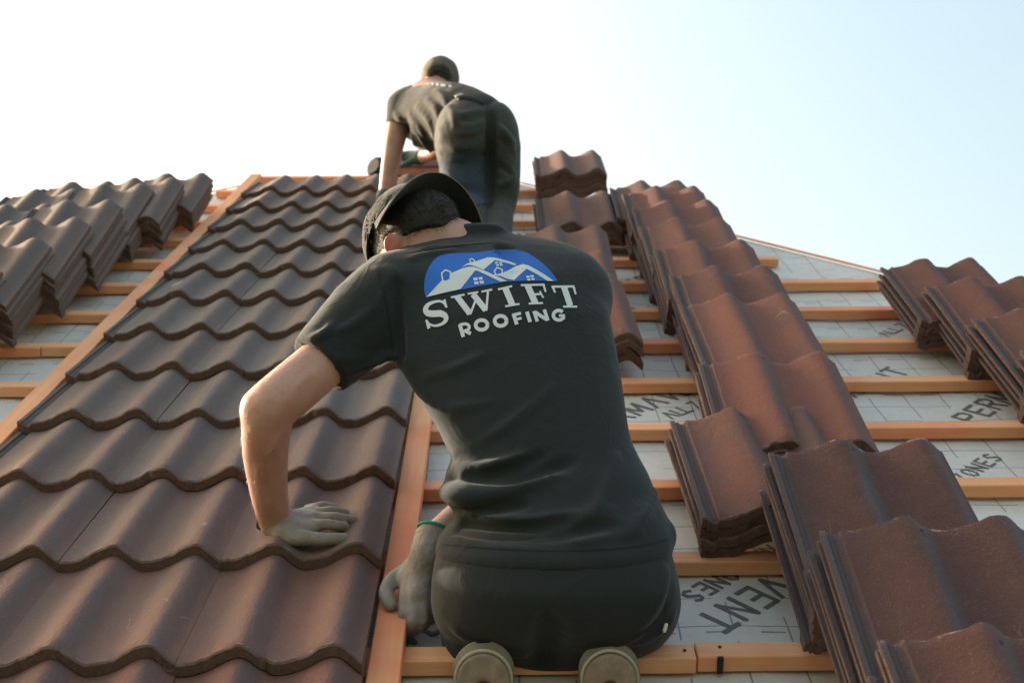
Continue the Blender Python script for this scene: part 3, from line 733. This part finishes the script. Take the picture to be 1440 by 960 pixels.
# trousers
tr = Field((-0.20, -0.70, 1.84), (0.34, -0.30, 2.62), 0.006)
tr.loft([(735, 640, 925, 2.14, .125), (775, 614, 944, 2.115, .140), (815, 608, 953, 2.10, .150), (845, 608, 956, 2.105, .150), (866, 612, 952, 2.11, .142), (884, 622, 944, 2.125, .130), (904, 648, 926, 2.14, .112), (922, 680, 888, 2.15, .09), (938, 715, 810, 2.155, .06), (943, 745, 780, 2.155, .03)], .02, 2.5)
for hx, kx, fx in ((690, 690, 662), (860, 850, 860)):
    tr.chain([P(hx, 840, 2.16), P(kx, 720, 2.48)], [.098, .078], .03); tr.chain([P(kx, 745, 2.48), P(fx, 885, 2.18), P(fx+2, 925, 2.09)], [.072, .052, .040], .02)
for pix, r, lf in (([(935, 800), (925, 840), (900, 880)], .010, .004), ([(880, 905), (915, 893), (945, 868)], .010, .006), ([(640, 885), (700, 912), (760, 920)], .010, .003), ([(820, 912), (860, 905), (900, 890)], .009, .003)):
    tr.fold(pix, r*.7, lf*.7, .012)
tr.fold([(770, 875), (772, 895), (768, 918), (765, 935)], .012, .003, .03, 's'); tr.fold([(893, 895), (920, 878), (938, 855)], .004, .002, .005, 's')
tr.rough(.0007, 22, 9, 3)
trousers = tr.build('trousers', M_PANTS, man)
p = tr.surf(934, 886)
strip_on('pocket_tag', [p, p+np.array([.003, .010, 0])], .0035, M_WHITE, trousers, h=.0016)

M_WELT = mat_plain('boot_welt', (.36, .31, .23), .8, 60, .3, .5)
# boots: kneeling with the toes down, soles turned to the camera
for i, (bx, tiltx) in enumerate(((680, -4), (857, 5))):
    bo = Field(P(bx-75, 1075, 1.98)-np.array([0, 0, .16]), P(bx+75, 880, 2.1)+np.array([0, 0, .16]), .004)
    heel, toe = P(bx, 946, 1.985), P(bx+tiltx, 1045, 2.01)
    bo.chain([P(bx, 925, 2.08), P(bx, 948, 2.015)], [.044, .047], .02); bo.chain([heel+np.array([0, 0, .022]), toe+np.array([0, .01, .03])], [.045, .044], .02)
    bo.cut(heel+np.array([0, 0, -.006]), (0, .12, -1)); bo.rough(.0012, 60, i, 2)
    t_ = [heel+np.array([.0475*math.cos(q), .047*math.sin(q)+.001, .012]) for q in np.linspace(0, math.pi, 15)]
    bo.chain(t_, [.0045]*15, .004)
    boot = bo.build('boot', M_BOOT, man)
    strip_on('welt', [heel+np.array([.0455*math.cos(q), .0455*math.sin(q)-.006, -.010]) for q in np.linspace(-.5, math.pi+.5, 21)], .0032, M_WELT, boot, lift=np.zeros(3), h=.0015)
    so = Field(P(bx-75, 1075, 1.93)-np.array([0, 0, .16]), P(bx+75, 890, 2.1)+np.array([0, 0, .12]), .003)
    z0 = heel+np.array([0, -.008, -.012])
    so.chain([z0, toe+np.array([0, 0, -.012])], [.0435, .046], .01)
    so.cut(z0+np.array([0, 0, -.012]), (0, .12, -1)); so.cut(z0+np.array([0, 0, .012]), (0, -.12, 1))
    t_ = [z0+np.array([.033*math.cos(q), .033*math.sin(q)-.002, -.0125]) for q in np.linspace(-.3, math.pi+.3, 13)]
    so.chain(t_, [.0022]*13, .002, 's')
    so.cap(z0+np.array([0, -.012, -.03]), z0+np.array([0, -.012, -.004]), .016, .013, .003, 's')
    for q in range(3): so.cap(z0+np.array([-.05, -.042-.022*q, -.0135]), z0+np.array([.05, -.042-.022*q, -.0135]), .005, .005, .002, 's')
    so.build('sole', M_SOLE, boot, 40)

# cap worn backwards, hair under it
cf = Field(HEAD-.16, HEAD+.19, .004)
cf.ell(HEAD+c_*.012, (.112, .110, .092), (c_, bk, sd), .01)
cf.ell(HEAD+c_*.012, (.107, .105, .087), (c_, bk, sd), .002, 's')
rim_n = -(c_*0.93-sd*0.0+bk*0.30); cf.cut(HEAD+c_*.012, rim_n)
cf.rough(.0010, 60, 2, 2)
capo = cf.build('cap', M_CAP, man)
cn = -rim_n/np.linalg.norm(rim_n); ub = bk-cn*(bk @ cn); ub /= np.linalg.norm(ub); us = np.cross(cn, ub)
RC = HEAD+c_*.012-ub*.030
BR = math.radians(6)*(1 if us[0] < 0 else -1)
def brim(s_, t_):
    a = (s_-.5)*math.radians(158)-BR; L = .080*max(math.cos((a+BR)*0.98), 0)**.55
    r = .093+t_*L
    x, y = math.sin(a)*r*.98, math.cos(a)*(.100+t_*L)
    sag = -0.030*(x/.09)**2*t_ - .012*t_
    return tuple(RC+us*x+ub*y+cn*(sag+.002))
v_, f_ = grid_mesh(brim, 41, 9); v_, f_ = thicken(v_, f_, 41, 9, cn*.0035)
body_obj('brim', v_, f_, M_CAP, capo, 40)
ed = [np.array(brim(i/40, 1.0))+cn*.0017 for i in range(41)]
strip_on('brim_piping', ed, .0018, mat_plain('brim_edge', (.16, .15, .13)), capo, lift=np.zeros(3), h=.0012)
hf = Field(HEAD-.15, HEAD+.15, .0035)
hf.ell(HEAD, (.102, .100, .080), (c_, bk, sd), .01)
hf.ell(HEAD-c_*.040+bk*.020, (.060, .082, .070), (c_, bk, sd), .02)
hf.cut(HEAD-c_*.074+bk*.004, -(c_*.75+bk*.66))
hf.ell(EAR, (.030, .026, .026), (c_, bk, sd), .004, 's')
hf.rough(.0005, 190, 5, 2)
hair = hf.build('hair', M_HAIR, man)
# short strands on the nape, and ginger ones tinted as sunlit at the rim
def strands(name, pts, mat, parent, r=.00045):
    verts, faces = [], []
    for p0, p1, p2 in pts:
        ring = []
        for q, rr in ((p0, r), (p1, r*.8), (p2, r*.3)):
            t = p2-p0; t = t/np.linalg.norm(t); a = np.cross(t, [0.3, .5, .8]); a /= np.linalg.norm(a); b2 = np.cross(t, a)
            ring.append(len(verts))
            for k in range(3): verts.append(q+rr*(a*math.cos(k*2.094)+b2*math.sin(k*2.094)))
        for i in range(2):
            for k in range(3): faces.append((ring[i]+k, ring[i]+(k+1) % 3, ring[i+1]+(k+1) % 3, ring[i+1]+k))
    return body_obj(name, np.array(verts), faces, mat, parent)
rs = np.random.RandomState(4); lst, gin = [], []
hv, hfc = hf.mesh()
for q in rs.randint(0, len(hv), 3800):
    p0 = hv[q]; nrm = p0-HEAD; nrm = nrm/np.linalg.norm(nrm)
    if p0[2] > HEAD[2]+.05: continue
    dirn = -c_*.8-bk*.25+nrm*.08+rs.normal(size=3)*.12; dirn /= np.linalg.norm(dirn)
    L = rs.uniform(.008, .017); lst.append((p0-nrm*.001, p0+dirn*L*.5+nrm*.001, p0+dirn*L-nrm*.001))
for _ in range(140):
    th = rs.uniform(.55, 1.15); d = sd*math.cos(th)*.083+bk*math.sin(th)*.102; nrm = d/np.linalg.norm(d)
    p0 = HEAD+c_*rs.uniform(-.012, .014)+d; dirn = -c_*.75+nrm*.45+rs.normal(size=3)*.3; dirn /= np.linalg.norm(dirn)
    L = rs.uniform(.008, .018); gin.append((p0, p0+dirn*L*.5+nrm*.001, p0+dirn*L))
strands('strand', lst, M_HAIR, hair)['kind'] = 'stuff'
strands('sunlit_strand', gin, mat_plain('hair_sunlit_tint', (.12, .055, .025), .5), hair, .00035)['kind'] = 'stuff'  # lighter ginger colour imitates sun on the dark hair

rs = np.random.RandomState(8); ah = []
nrmw = np.array([v.normal for v in bodyo.data.vertices])
for q in rs.choice(ok, 900):
    p0 = vc[q]; nn = C2W @ nrmw[q]; t_ = np.array([.3, -.8, .2])+rs.normal(size=3)*.4; t_ -= nn*(t_ @ nn); t_ /= np.linalg.norm(t_)
    L = rs.uniform(.006, .013); ah.append((p0, p0+t_*L*.5+nn*.0022, p0+t_*L+nn*.003))
strands('arm_hair', ah, mat_plain('arm_hair', (.30, .19, .11), .5), bodyo, .00016)['kind'] = 'stuff'
# left glove, pressed flat on the tiles
def glove(name, palm, fingers, cuff, mat, parent, seed, h=.0025, green=True):
    pts = np.array([p for ch in fingers for p in ch[0]]+[c[0] for c in palm]+[c[1] for c in palm]+list(cuff[:2]))
    g_ = Field(pts.min(0)-.05, pts.max(0)+.05, h)
    for a, b2, r1, r2 in palm: g_.cap(a, b2, r1, r2, .016)
    for ch, rr in fingers: g_.chain(ch, rr, .006)
    g_.cap(cuff[0], cuff[1], cuff[2], cuff[3], .012)
    g_.rough(.0006, 110, seed, 2)
    go = g_.build(name, mat, parent)
    if green:
        u_ = (cuff[1]-cuff[0])/np.linalg.norm(cuff[1]-cuff[0]); a = np.cross(u_, [.2, .9, .1]); a /= np.linalg.norm(a); b2 = np.cross(u_, a)
        ring = [cuff[0]-u_*cuff[2]*.55+(a*math.cos(t)+b2*math.sin(t))*cuff[2]*.93 for t in np.linspace(0, 2*math.pi, 25)]
        strip_on('cuff_hem', ring, .0028, M_GREEN if green is True else green, go, lift=np.zeros(3), h=.0014)
    return go
w0 = .074
L = lambda x, y, w: rc(x, y, w)
glove('glove', [(WRI_L+(L(412, 742, w0+.02)-WRI_L)*.2, L(438, 732, w0+.018), .024, .020), (L(400, 735, w0+.02), L(440, 722, w0+.016), .020, .018), (L(402, 748, w0+.018), L(436, 745, w0+.014), .022, .018)],
      [([L(440, 738, w0+.020), L(464, 737, w0+.024), L(485, 741, w0+.008)], [.0115, .0105, .0095]), ([L(444, 729, w0+.020), L(472, 727, w0+.024), L(496, 731, w0+.008)], [.0115, .0105, .0095]),
       ([L(440, 722, w0+.020), L(464, 718, w0+.024), L(486, 721, w0+.008)], [.011, .010, .009]), ([L(434, 716, w0+.018), L(452, 711, w0+.022), L(470, 713, w0+.006)], [.0105, .0095, .0085]),
       ([L(412, 755, w0+.014), L(446, 757, w0+.015), L(470, 757, w0+.012), L(486, 757, w0+.006)], [.017, .0125, .0115, .010])],
      (WRI_L+(ELB_L-WRI_L)*.06, WRI_L+(L(410, 745, w0+.02)-WRI_L)*.6, .034, .029), M_GLOVE, man, 1, green=mat_plain('cuff_grey', (.13, .13, .12)))
# right glove: thumb over the edge board, fingers closing round its side
z = lambda x, y, w=.045: rc(x, y, w)
glove('glove', [(P(604, 775, 2.19), z(590, 815, .06), .030, .034), (z(600, 800, .06), z(588, 838, .05), .030, .026), (z(585, 800, .065), z(575, 815, .06), .024, .020)],
      [([z(578, 802, .062), z(553, 815, .056), z(543, 832, .048), z(549, 850, .038)], [.020, .0155, .014, .0115]),
       ([z(572, 832, .05), z(570, 862, .030), z(560, 880, .000)], [.014, .0125, .010]), ([z(582, 842, .05), z(582, 872, .026), z(568, 888, -.004)], [.0135, .012, .010]),
       ([z(593, 842, .05), z(594, 872, .024), z(580, 889, -.008)], [.0125, .0115, .0095]), ([z(602, 838, .05), z(604, 864, .024), z(594, 882, -.008)], [.0115, .0105, .009])],
      (P(608, 760, 2.205), P(602, 778, 2.19), .036, .032), M_GLOVE, man, 6)

# ------------------------------------------------------------------ the print on the back of the shirt
dg = bpy.context.evaluated_depsgraph_get()
def bvh_of(o): 
    me = o.data; off = Vector(ROOTS[o.name])
    return BVHTree.FromPolygons([v.co+off for v in me.vertices], [tuple(p.vertices) for p in me.polygons])
SH = bvh_of(shirt); CLV = Vector(CL)
def drape(name, tris, mat, parent, lift, bvh):
    key, verts, faces = {}, [], []
    for t in tris:
        ids = []
        for (x, y) in t:
            k_ = (round(x, 2), round(y, 2))
            if k_ not in key:
                d = Vector(cam2world(P(x, y, 1.0)))-CLV; d.normalize()
                hit, n, _, _ = bvh.ray_cast(CLV, d)
                if hit is None: key[k_] = None
                else:
                    if n.dot(d) > 0: n = -n
                    key[k_] = len(verts); verts.append(np.array(hit+n*lift)-ROOTS[parent.name])
            ids.append(key[k_])
        if None not in ids and len(set(ids)) == 3: faces.append(tuple(ids))
    o = obj(name, mesh_from(name, verts, faces, mat), parent); ROOTS[o.name] = ROOTS[parent.name]
    return o
def split(t, L, out):
    e = [math.dist(t[i], t[(i+1) % 3]) for i in range(3)]
    if max(e) <= L: out.append(t); return
    i = e.index(max(e)); a, b2, c = t[i], t[(i+1) % 3], t[(i+2) % 3]; m = ((a[0]+b2[0])/2, (a[1]+b2[1])/2)
    split((a, m, c), L, out); split((m, b2, c), L, out)
def poly(pts, L=22):
    out = []
    for tr_ in tessellate_polygon([[Vector((x, y, 0)) for x, y in pts]]): split(tuple(pts[i] for i in tr_), L, out)
    return out
def stroke(pts, wd, smooth=False):
    pts = spl(pts) if smooth else [np.array(p, float) for p in pts]
    n = len(pts); W_ = np.interp(np.linspace(0, 1, n), np.linspace(0, 1, len(wd)), wd) if isinstance(wd, (list, tuple)) else [wd]*n
    l, r = [], []
    for i in range(n):
        t = pts[min(i+1, n-1)]-pts[max(i-1, 0)]; t /= np.linalg.norm(t); nn = np.array([-t[1], t[0]])
        l.append(tuple(pts[i]+nn*W_[i]/2)); r.append(tuple(pts[i]-nn*W_[i]/2))
    out = []
    for i in range(n-1):
        split((l[i], l[i+1], r[i+1]), 24, out); split((l[i], r[i+1], r[i]), 24, out)
    return out
Z2P = lambda tris: [tuple((560+x/4.8, 330+y/4.8) for x, y in t) for t in tris]
dome = poly([tuple(p) for p in spl([(188, 425), (176, 380), (176, 320), (192, 255), (222, 198), (268, 152), (322, 134), (400, 127), (480, 126), (560, 119), (640, 109), (740, 101), (812, 107), (880, 131), (942, 171), (1000, 220), (1046, 270), (1076, 316)], 3)]+[(985, 314), (900, 313), (820, 314), (735, 320), (640, 334), (530, 353), (420, 374), (300, 400)])
logo = drape('blue_dome_print', Z2P(dome), M_BLUE, shirt, .0012, SH)
wh = []
wh += poly([(190, 425), (300, 308), (322, 316), (350, 300), (358, 264), (430, 234), (475, 222), (516, 222), (520, 246), (422, 370), (300, 398)])
wh += poly([(505, 222), (545, 233), (600, 255), (735, 316), (690, 321), (600, 278), (540, 250), (512, 246)])
wh += stroke([(300, 308), (294, 264), (318, 243), (354, 256), (352, 300)], 11)
wh += poly([(428, 226), (470, 198), (520, 186), (605, 158), (646, 161), (652, 178), (576, 242), (545, 228), (505, 214), (470, 209)])
wh += poly([(615, 158), (650, 160), (730, 180), (800, 203), (790, 213), (755, 204), (650, 176)])
wh += stroke([(492, 196), (482, 172), (497, 167), (514, 178), (514, 194)], 8)
wh += poly([(640, 276), (700, 264), (800, 216), (846, 204), (872, 214), (864, 238), (782, 312), (735, 302), (690, 284)])
wh += poly([(838, 205), (875, 211), (930, 240), (990, 275), (1050, 317), (1006, 316), (940, 274), (868, 236)])
wh += stroke([(660, 274), (648, 252), (668, 226), (702, 242), (700, 266)], 10)
for (x, y, a, c) in ((506, 293, 29, 19), (542, 289, 26, 19), (512, 319, 29, 19), (548, 315, 29, 18), (652, 188, 19, 11), (678, 190, 19, 11), (660, 204, 18, 10), (684, 204, 18, 10), (862, 280, 23, 15), (890, 277, 22, 15), (868, 300, 22, 13), (896, 297, 22, 13)):
    wh += poly([(x, y+2), (x+a, y), (x+a+3, y+c), (x+4, y+c+2)])
drape('roofs_print', Z2P(wh), M_WHITE, shirt, .0020, SH)
lt = []
lt += stroke([(322, 492), (312, 468), (285, 452), (245, 456), (205, 474), (186, 505), (200, 530), (240, 536), (285, 534), (318, 550), (322, 578), (296, 604), (252, 616), (214, 606), (197, 582)], [8, 14, 16, 18, 26, 34, 42, 44, 44, 38, 28, 20, 16, 14, 9], True)
lt += poly([(302, 446), (318, 436), (334, 492), (322, 496)]) + poly([(184, 578), (198, 574), (220, 628), (200, 640)])
lt += stroke([(395, 418), (486, 536)], 40) + stroke([(486, 540), (528, 432)], 15) + stroke([(505, 404), (592, 512)], 40) + stroke([(594, 516), (606, 386)], 15)
lt += stroke([(357, 426), (448, 407)], 13) + stroke([(470, 402), (540, 390)], 12) + stroke([(562, 388), (634, 373)], 13)
lt += stroke([(722, 362), (772, 480)], 42) + stroke([(674, 372), (768, 350)], 13) + stroke([(722, 486), (818, 470)], 13)
lt += stroke([(872, 345), (926, 466)], 42) + stroke([(828, 344), (984, 340)], 14) + poly([(970, 334), (986, 334), (1000, 388), (988, 390)]) + stroke([(900, 408), (966, 402)], 14) + poly([(950, 384), (960, 382), (984, 428), (972, 430)]) + stroke([(880, 468), (976, 464)], 13)
lt += stroke([(1118, 356), (1160, 482)], 40) + stroke([(1034, 354), (1186, 352)], 15) + poly([(1032, 350), (1048, 350), (1064, 392), (1052, 396)]) + poly([(1172, 348), (1188, 348), (1202, 402), (1190, 406)]) + stroke([(1112, 488), (1206, 488)], 13)
drape('serif_lettering', Z2P(lt), M_WHITE, shirt, .0014, SH)
lt = []
lt += stroke([(416, 608), (440, 692)], 25) + stroke([(414, 612), (452, 604), (476, 614), (478, 634), (462, 648), (430, 656)], 20, True) + stroke([(448, 648), (490, 670)], 25)
for cx, cy, rx, ry in ((563, 611, 40, 33), (691, 584, 40, 34)): lt += stroke([(cx+rx*math.cos(t), cy+ry*math.sin(t)) for t in np.linspace(0, 2*math.pi, 25)], 25)
lt += stroke([(778, 538), (800, 608)], 25) + stroke([(770, 546), (828, 532)], 20) + stroke([(788, 576), (832, 565)], 18)
lt += stroke([(868, 522), (890, 592)], 25) + stroke([(916, 518), (938, 588)], 23) + stroke([(922, 524), (1002, 576)], 23) + stroke([(985, 508), (1010, 582)], 23)
lt += stroke([(1082+36*math.cos(t), 546+32*math.sin(t)) for t in np.linspace(-.75, -2*math.pi+.35, 20)], 23) + stroke([(1084, 548), (1124, 548)], 17) + stroke([(1116, 544), (1116, 572)], 17)
drape('block_lettering', Z2P(lt), M_WHITE, shirt, .0014, SH)

# seams, hems and pocket edges sewn into the clothes
TRV = bvh_of(trousers)
def seam(name, pix, wd, mat, parent, bvh, lift=.0016): return drape(name, stroke(pix, wd, True), mat, parent, lift, bvh)
M_SEAM = mat_cloth('seam_cloth', (0.040, 0.045, 0.046)); M_SEAMD = mat_cloth('seam_cloth_dark', (0.012, 0.014, 0.015))
seam('shoulder_seam', [(531, 380), (540, 410), (547, 450), (553, 495)], 1.8, M_SEAMD, shirt, SH)
seam('sleeve_hem', [(421, 481), (440, 492), (462, 508), (485, 527)], 1.4, M_SEAMD, shirt, SH)
seam('collar_band', [(572, 356), (610, 349), (650, 344), (690, 341)], 2.0, M_SEAM, shirt, SH)
seam('hem_stitch', [(622, 765), (680, 770), (760, 774), (840, 773), (900, 767), (940, 757)], 1.3, M_SEAMD, shirt, SH)
seam('pocket_edge', [(886, 898), (908, 886), (928, 866), (940, 846)], 2.2, M_SEAMD, trousers, TRV)

# ------------------------------------------------------------------ the man bending over the ridge
man2 = person('person', r2c(-0.02, 4.35, 0.0), 'person bending over the ridge in grey-green work trousers, faded black T-shirt and olive cap')
SL, EL, WL = P(566, 152, 5.42), P(553, 208, 5.36), P(541, 292, 5.30)
SR, ER, WR = P(640, 150, 5.50), P(622, 205, 5.72), P(590, 222, 5.88)
H2 = P(619, 113, 5.50)
b2_ = Field(P(500, 430, 5.0)-np.array([.2, .1, .75]), P(780, 60, 5.6)+np.array([.1, .05, .45]), .010)
b2_.chain([P(668, 175, 5.02), P(630, 155, 5.22), P(605, 148, 5.42)], [.105, .105, .12], .04)
b2_.chain([P(612, 130, 5.45), H2], [.055, .055], .03); b2_.ell(H2, (.078, .10, .095), None, .02); b2_.ell(H2+np.array([0, -.05, .05]), (.06, .07, .06), None, .03)
for sgn in (-1, 1): b2_.ell(H2+np.array([.080*sgn, -.02, 0]), (.010, .03, .02), None, .008)
b2_.chain([SL, EL, WL], [.058, .046, .032], .03); b2_.chain([SR, ER, WR], [.055, .045, .030], .03)
LEG = (([P(650, 195, 5.02), P(655, 285, 4.93), P(662, 392, 4.42)], [.050, .040, .034]), ([P(702, 200, 5.02), P(704, 290, 4.95), P(694, 392, 4.42)], [.050, .040, .034]))
for pts, rr in LEG: b2_.chain(pts, rr, .03)
b2_.build('body', M_SKIN, man2)
s2_ = Field(P(520, 260, 5.4)-np.array([.05, .05, .55]), P(740, 80, 5.5)+np.array([.05, .05, .40]), .009)
s2_.chain([P(668, 178, 5.05), P(640, 164, 5.18), P(606, 165, 5.38), P(597, 162, 5.46)], [.142, .140, .150, .135], .05)
s2_.chain([P(585, 144, 5.46), P(606, 139, 5.46), P(636, 141, 5.48)], [.070, .078, .072], .04)
s2_.chain([P(598, 134, 5.46), P(638, 134, 5.48)], [.056, .056], .03)
s2_.chain([P(570, 152, 5.42), P(561, 178, 5.40)], [.085, .062], .04); s2_.chain([SR, SR*.5+ER*.5], [.08, .065], .04)
for pix in ([(575, 160), (595, 185), (608, 210)], [(585, 150), (606, 172), (614, 200)], [(600, 140), (615, 155), (622, 172)], [(580, 175), (596, 198), (606, 214)], [(612, 128), (625, 140), (632, 152)], [(555, 160), (566, 170), (575, 180)]): s2_.fold(pix, .014, .015, .011)
s2_.rough(.0015, 20, 4, 3)
e2, u2 = P(560, 181, 5.40), P(561, 178, 5.40)-P(570, 152, 5.42); s2_.cut(e2, u2, e2-np.array([.16, .3, .2]), e2+np.array([.055, .1, .2]))
shirt2 = s2_.build('t_shirt', M_SHIRT2, man2)
t2 = Field(P(590, 392, 5.0)-np.array([.1, .05, .65]), P(750, 110, 5.0)+np.array([.08, .05, .40]), .009)
t2.chain([P(662, 180, 5.03), P(668, 172, 5.06)], [.132, .128], .04); t2.ell(P(655, 195, 4.99), (.126, .150, .15), None, .04); t2.ell(P(697, 196, 5.02), (.100, .160, .14), None, .015)
t2.chain([P(650, 205, 5.00), P(653, 262, 4.95), P(656, 292, 4.92), P(662, 372, 4.54)], [.104, .092, .080, .058], .03); t2.chain([P(703, 210, 5.02), P(706, 262, 4.97), P(702, 300, 4.92), P(694, 374, 4.54)], [.088, .074, .062, .056], .012)
for pix in ([(620, 190), (650, 200), (685, 195)], [(622, 205), (650, 214), (685, 208)], [(625, 172), (655, 180), (685, 172)], [(700, 185), (715, 205), (725, 225)], [(700, 215), (712, 232), (722, 245)], [(625, 160), (650, 164), (680, 155)], [(700, 240), (712, 252)], [(618, 182), (640, 188), (660, 188), (684, 182)], [(617, 197), (640, 207), (662, 207), (686, 200)], [(618, 213), (645, 221), (670, 219)], [(698, 175), (712, 190), (724, 208)], [(698, 200), (711, 218), (722, 232)], [(630, 150), (640, 165), (642, 182)], [(700, 262), (714, 256), (724, 248)]): t2.fold(pix, .015, .017, .010)
t2.fold([(689, 160), (690, 190), (689, 225), (689, 262), (688, 290)], .026, .030, .014, 's'); t2.rough(.0015, 20, 14, 3)
trs2 = t2.build('work_trousers', M_PANTS2, man2)
T2 = bvh_of(trs2)
drape('blue_leg_area', poly([(618, 226), (630, 217), (648, 212), (668, 211), (684, 214), (688, 240), (687, 285), (655, 292), (623, 288)], 6), M_BLUELEG, trs2, .004, T2)  # bluish area over the lower left leg
S2 = bvh_of(shirt2)
bt = []
for x0, x1 in ((598, 604), (607, 610), (613, 617), (620, 627), (631, 635)): bt += poly([(x0, 116.5+(x0-598)*.12), (x1, 116.5+(x1-598)*.12), (x1, 119+(x1-598)*.12), (x0, 119+(x0-598)*.12)], 3)
drape('collar_print', bt, M_WHITE, shirt2, .003, S2)
p1, p2, p3 = [t2.surf(x, y) for x, y in ((648, 140), (660, 141), (676, 146))]
bl = [p for p in (p1, p2, p3) if p is not None]
if len(bl) > 1: strip_on('belt', bl, .016, M_RUBBER, man2, lift=np.array([0, .004, .004]), h=.005)
bk_ = t2.surf(647, 139)
if bk_ is None: bk_ = P(646, 134, 5.0)
strip_on('belt_buckle', [bk_+np.array([-.012, .004, 0]), bk_+np.array([.006, .009, 0])], .009, M_METAL, man2, lift=np.array([0, .004, -.006]), h=.003)
c2 = Field(H2-.16, H2+.16, .006)
c2.ell(H2+np.array([0, .012, .01]), (.088, .100, .112), None, .01); c2.cut(H2+np.array([0, -.020, 0]), (0, -1, .25))
c2.ell(H2+np.array([0, -.01, -.125]), (.036, .030, .05), None, .004, 's'); c2.rough(.002, 60, 3, 2)
cap2 = c2.build('cap', M_CAP2, man2)
CB2 = bvh_of(cap2)
drape('cap_opening', poly([(602, 110), (602, 101), (606, 95), (614, 92), (624, 92), (631, 97), (633, 105), (633, 111)], 4), M_HAIR, cap2, .003, CB2)
drape('cap_strap', stroke([(601, 106), (617, 109), (634, 107)], 3.0, True), M_RUBBER, cap2, .006, CB2)
def brim2(s_, t_):
    a = (s_-.5)*2.3; return tuple(H2+np.array([math.sin(a)*(.088+.02*t_), .006-.02*t_-.02*abs(math.sin(a))*t_, .02+math.cos(a)*(.10+.07*t_)]))
v_, f_ = grid_mesh(brim2, 15, 5); v_, f_ = thicken(v_, f_, 15, 5, np.array([0, .004, 0])); body_obj('brim', v_, f_, M_CAP2, cap2)
h2 = Field(H2-.15, H2+.12, .006); h2.ell(H2+np.array([0, -.004, 0]), (.082, .100, .099), None, .01); h2.cut(H2+np.array([0, -.055, 0]), (0, -1, -.1)); h2.cut(H2+np.array([0, 0, .03]), (0, 0, 1)); h2.rough(.003, 120, 3, 2)
h2.build('hair', M_HAIR, man2)
Q = lambda a, dx, dy, dz: a+np.array([dx, dy, dz])
glove('glove', [(WR, Q(WR, -.06, .01, .05), .036, .034)], [([Q(WR, -.07, .02+.0*i, .03+.025*i), Q(WR, -.12, .02, .04+.025*i), Q(WR, -.14, -.02, .04+.025*i)], [.016, .015, .013]) for i in range(4)]+[([Q(WR, -.02, -.01, .0), Q(WR, -.06, -.03, -.01), Q(WR, -.09, -.04, .0)], [.018, .016, .014])], (Q(WR, .05, .02, -.03), WR, .038, .036), M_GLOVE2, man2, 3, h=.005, green=False)
glove('glove', [(WL, Q(WL, .00, -.09, -.01), .036, .034)], [([Q(WL, -.03+.02*i, -.10, -.01), Q(WL, -.035+.023*i, -.14, .0), Q(WL, -.035+.023*i, -.165, .02)], [.016, .014, .012]) for i in range(4)]+[([Q(WL, .03, -.04, 0), Q(WL, .055, -.07, .01), Q(WL, .06, -.10, .02)], [.018, .016, .014])], (Q(WL, 0, .05, 0), WL, .038, .036), M_GLOVE2, man2, 4, h=.005, green=False)
for (pts, rr) in LEG:
    bo = Field(pts[2]-.16, pts[2]+.24, .007); f0 = pts[2]
    dv = UVW.T @ np.array([0, 1.0, 0]); dn = UVW.T @ np.array([0, 0, 1.0])
    bo.cap(Q(f0, 0, .09, .02), f0, .058, .058, .03); bo.cap(f0-dn*.01, f0+dv*.16-dn*.02, .050, .042, .03); bo.build('boot', M_BOOT, man2)

# ------------------------------------------------------------------ things on the ridge by the second man
def ridge_tile():
    vs, fs = [], []; n = 17; L_ = .45
    for e_, (y, sc_) in enumerate(((0, 1.0), (0, .86), (L_, .86), (L_, 1.0))):
        for i in range(n):
            a = math.pi*(i/(n-1)); vs.append((y, -math.cos(a)*.125*sc_, math.sin(a)*.085*sc_))
    order = [0, 3, 2, 1]
    for a_, b3 in ((0, 3), (3, 2), (2, 1), (1, 0)):
        for i in range(n-1): fs.append((a_*n+i, a_*n+i+1, b3*n+i+1, b3*n+i))
    for i in (0, n-1): fs.append((i, n*3+i, n*2+i, n+i))
    return mesh_from('ridge_tile', vs, fs, M_RIDGE, True, 40)
rg = obj('ridge_tile', ridge_tile()); p = R3 @ Vector((rp(562, 236, .05)[0], V_RIDGE, .004)); rg.location = p+Vector((-.08, 0, -.015))
tag(rg, 'dark red half round ridge tile lying on the ridge under the gloved hand', 'ridge tile')
def roll():
    vs, fs = [], []; n, m = 26, 8
    for j in range(m):
        for i in range(n):
            a = 2*math.pi*i/n; r = .050+(.006 if i % 2 else 0)+(.004 if j % 2 else 0)-(.012 if j in (0, m-1) else 0); vs.append((j/(m-1)*.14, r*math.cos(a), r*math.sin(a)))
    for j in range(m-1):
        for i in range(n): fs.append((j*n+i, j*n+(i+1) % n, (j+1)*n+(i+1) % n, (j+1)*n+i))
    fs += [tuple(range(n))[::-1], tuple(range((m-1)*n, m*n))]
    return mesh_from('ridge_roll', vs, fs, M_RUBBER, True, 30)
ro = obj('ridge_roll', roll()); p = R3 @ Vector((rp(525, 233, .06)[0], V_RIDGE-.02, .004+.06)); ro.location = p; ro.rotation_euler = (0, 0, .9)
tag(ro, 'small black ribbed roll of ridge strip beside the bending man', 'ridge roll')


# ------------------------------------------------------------------ ground far below the eaves
g = obj('ground', mesh_from('ground', [(-900, -900, -5.5), (900, -900, -5.5), (900, 900, -5.5), (-900, 900, -5.5)], [(0, 1, 2, 3)], M_GRASS, False))
tag(g, kind='structure')
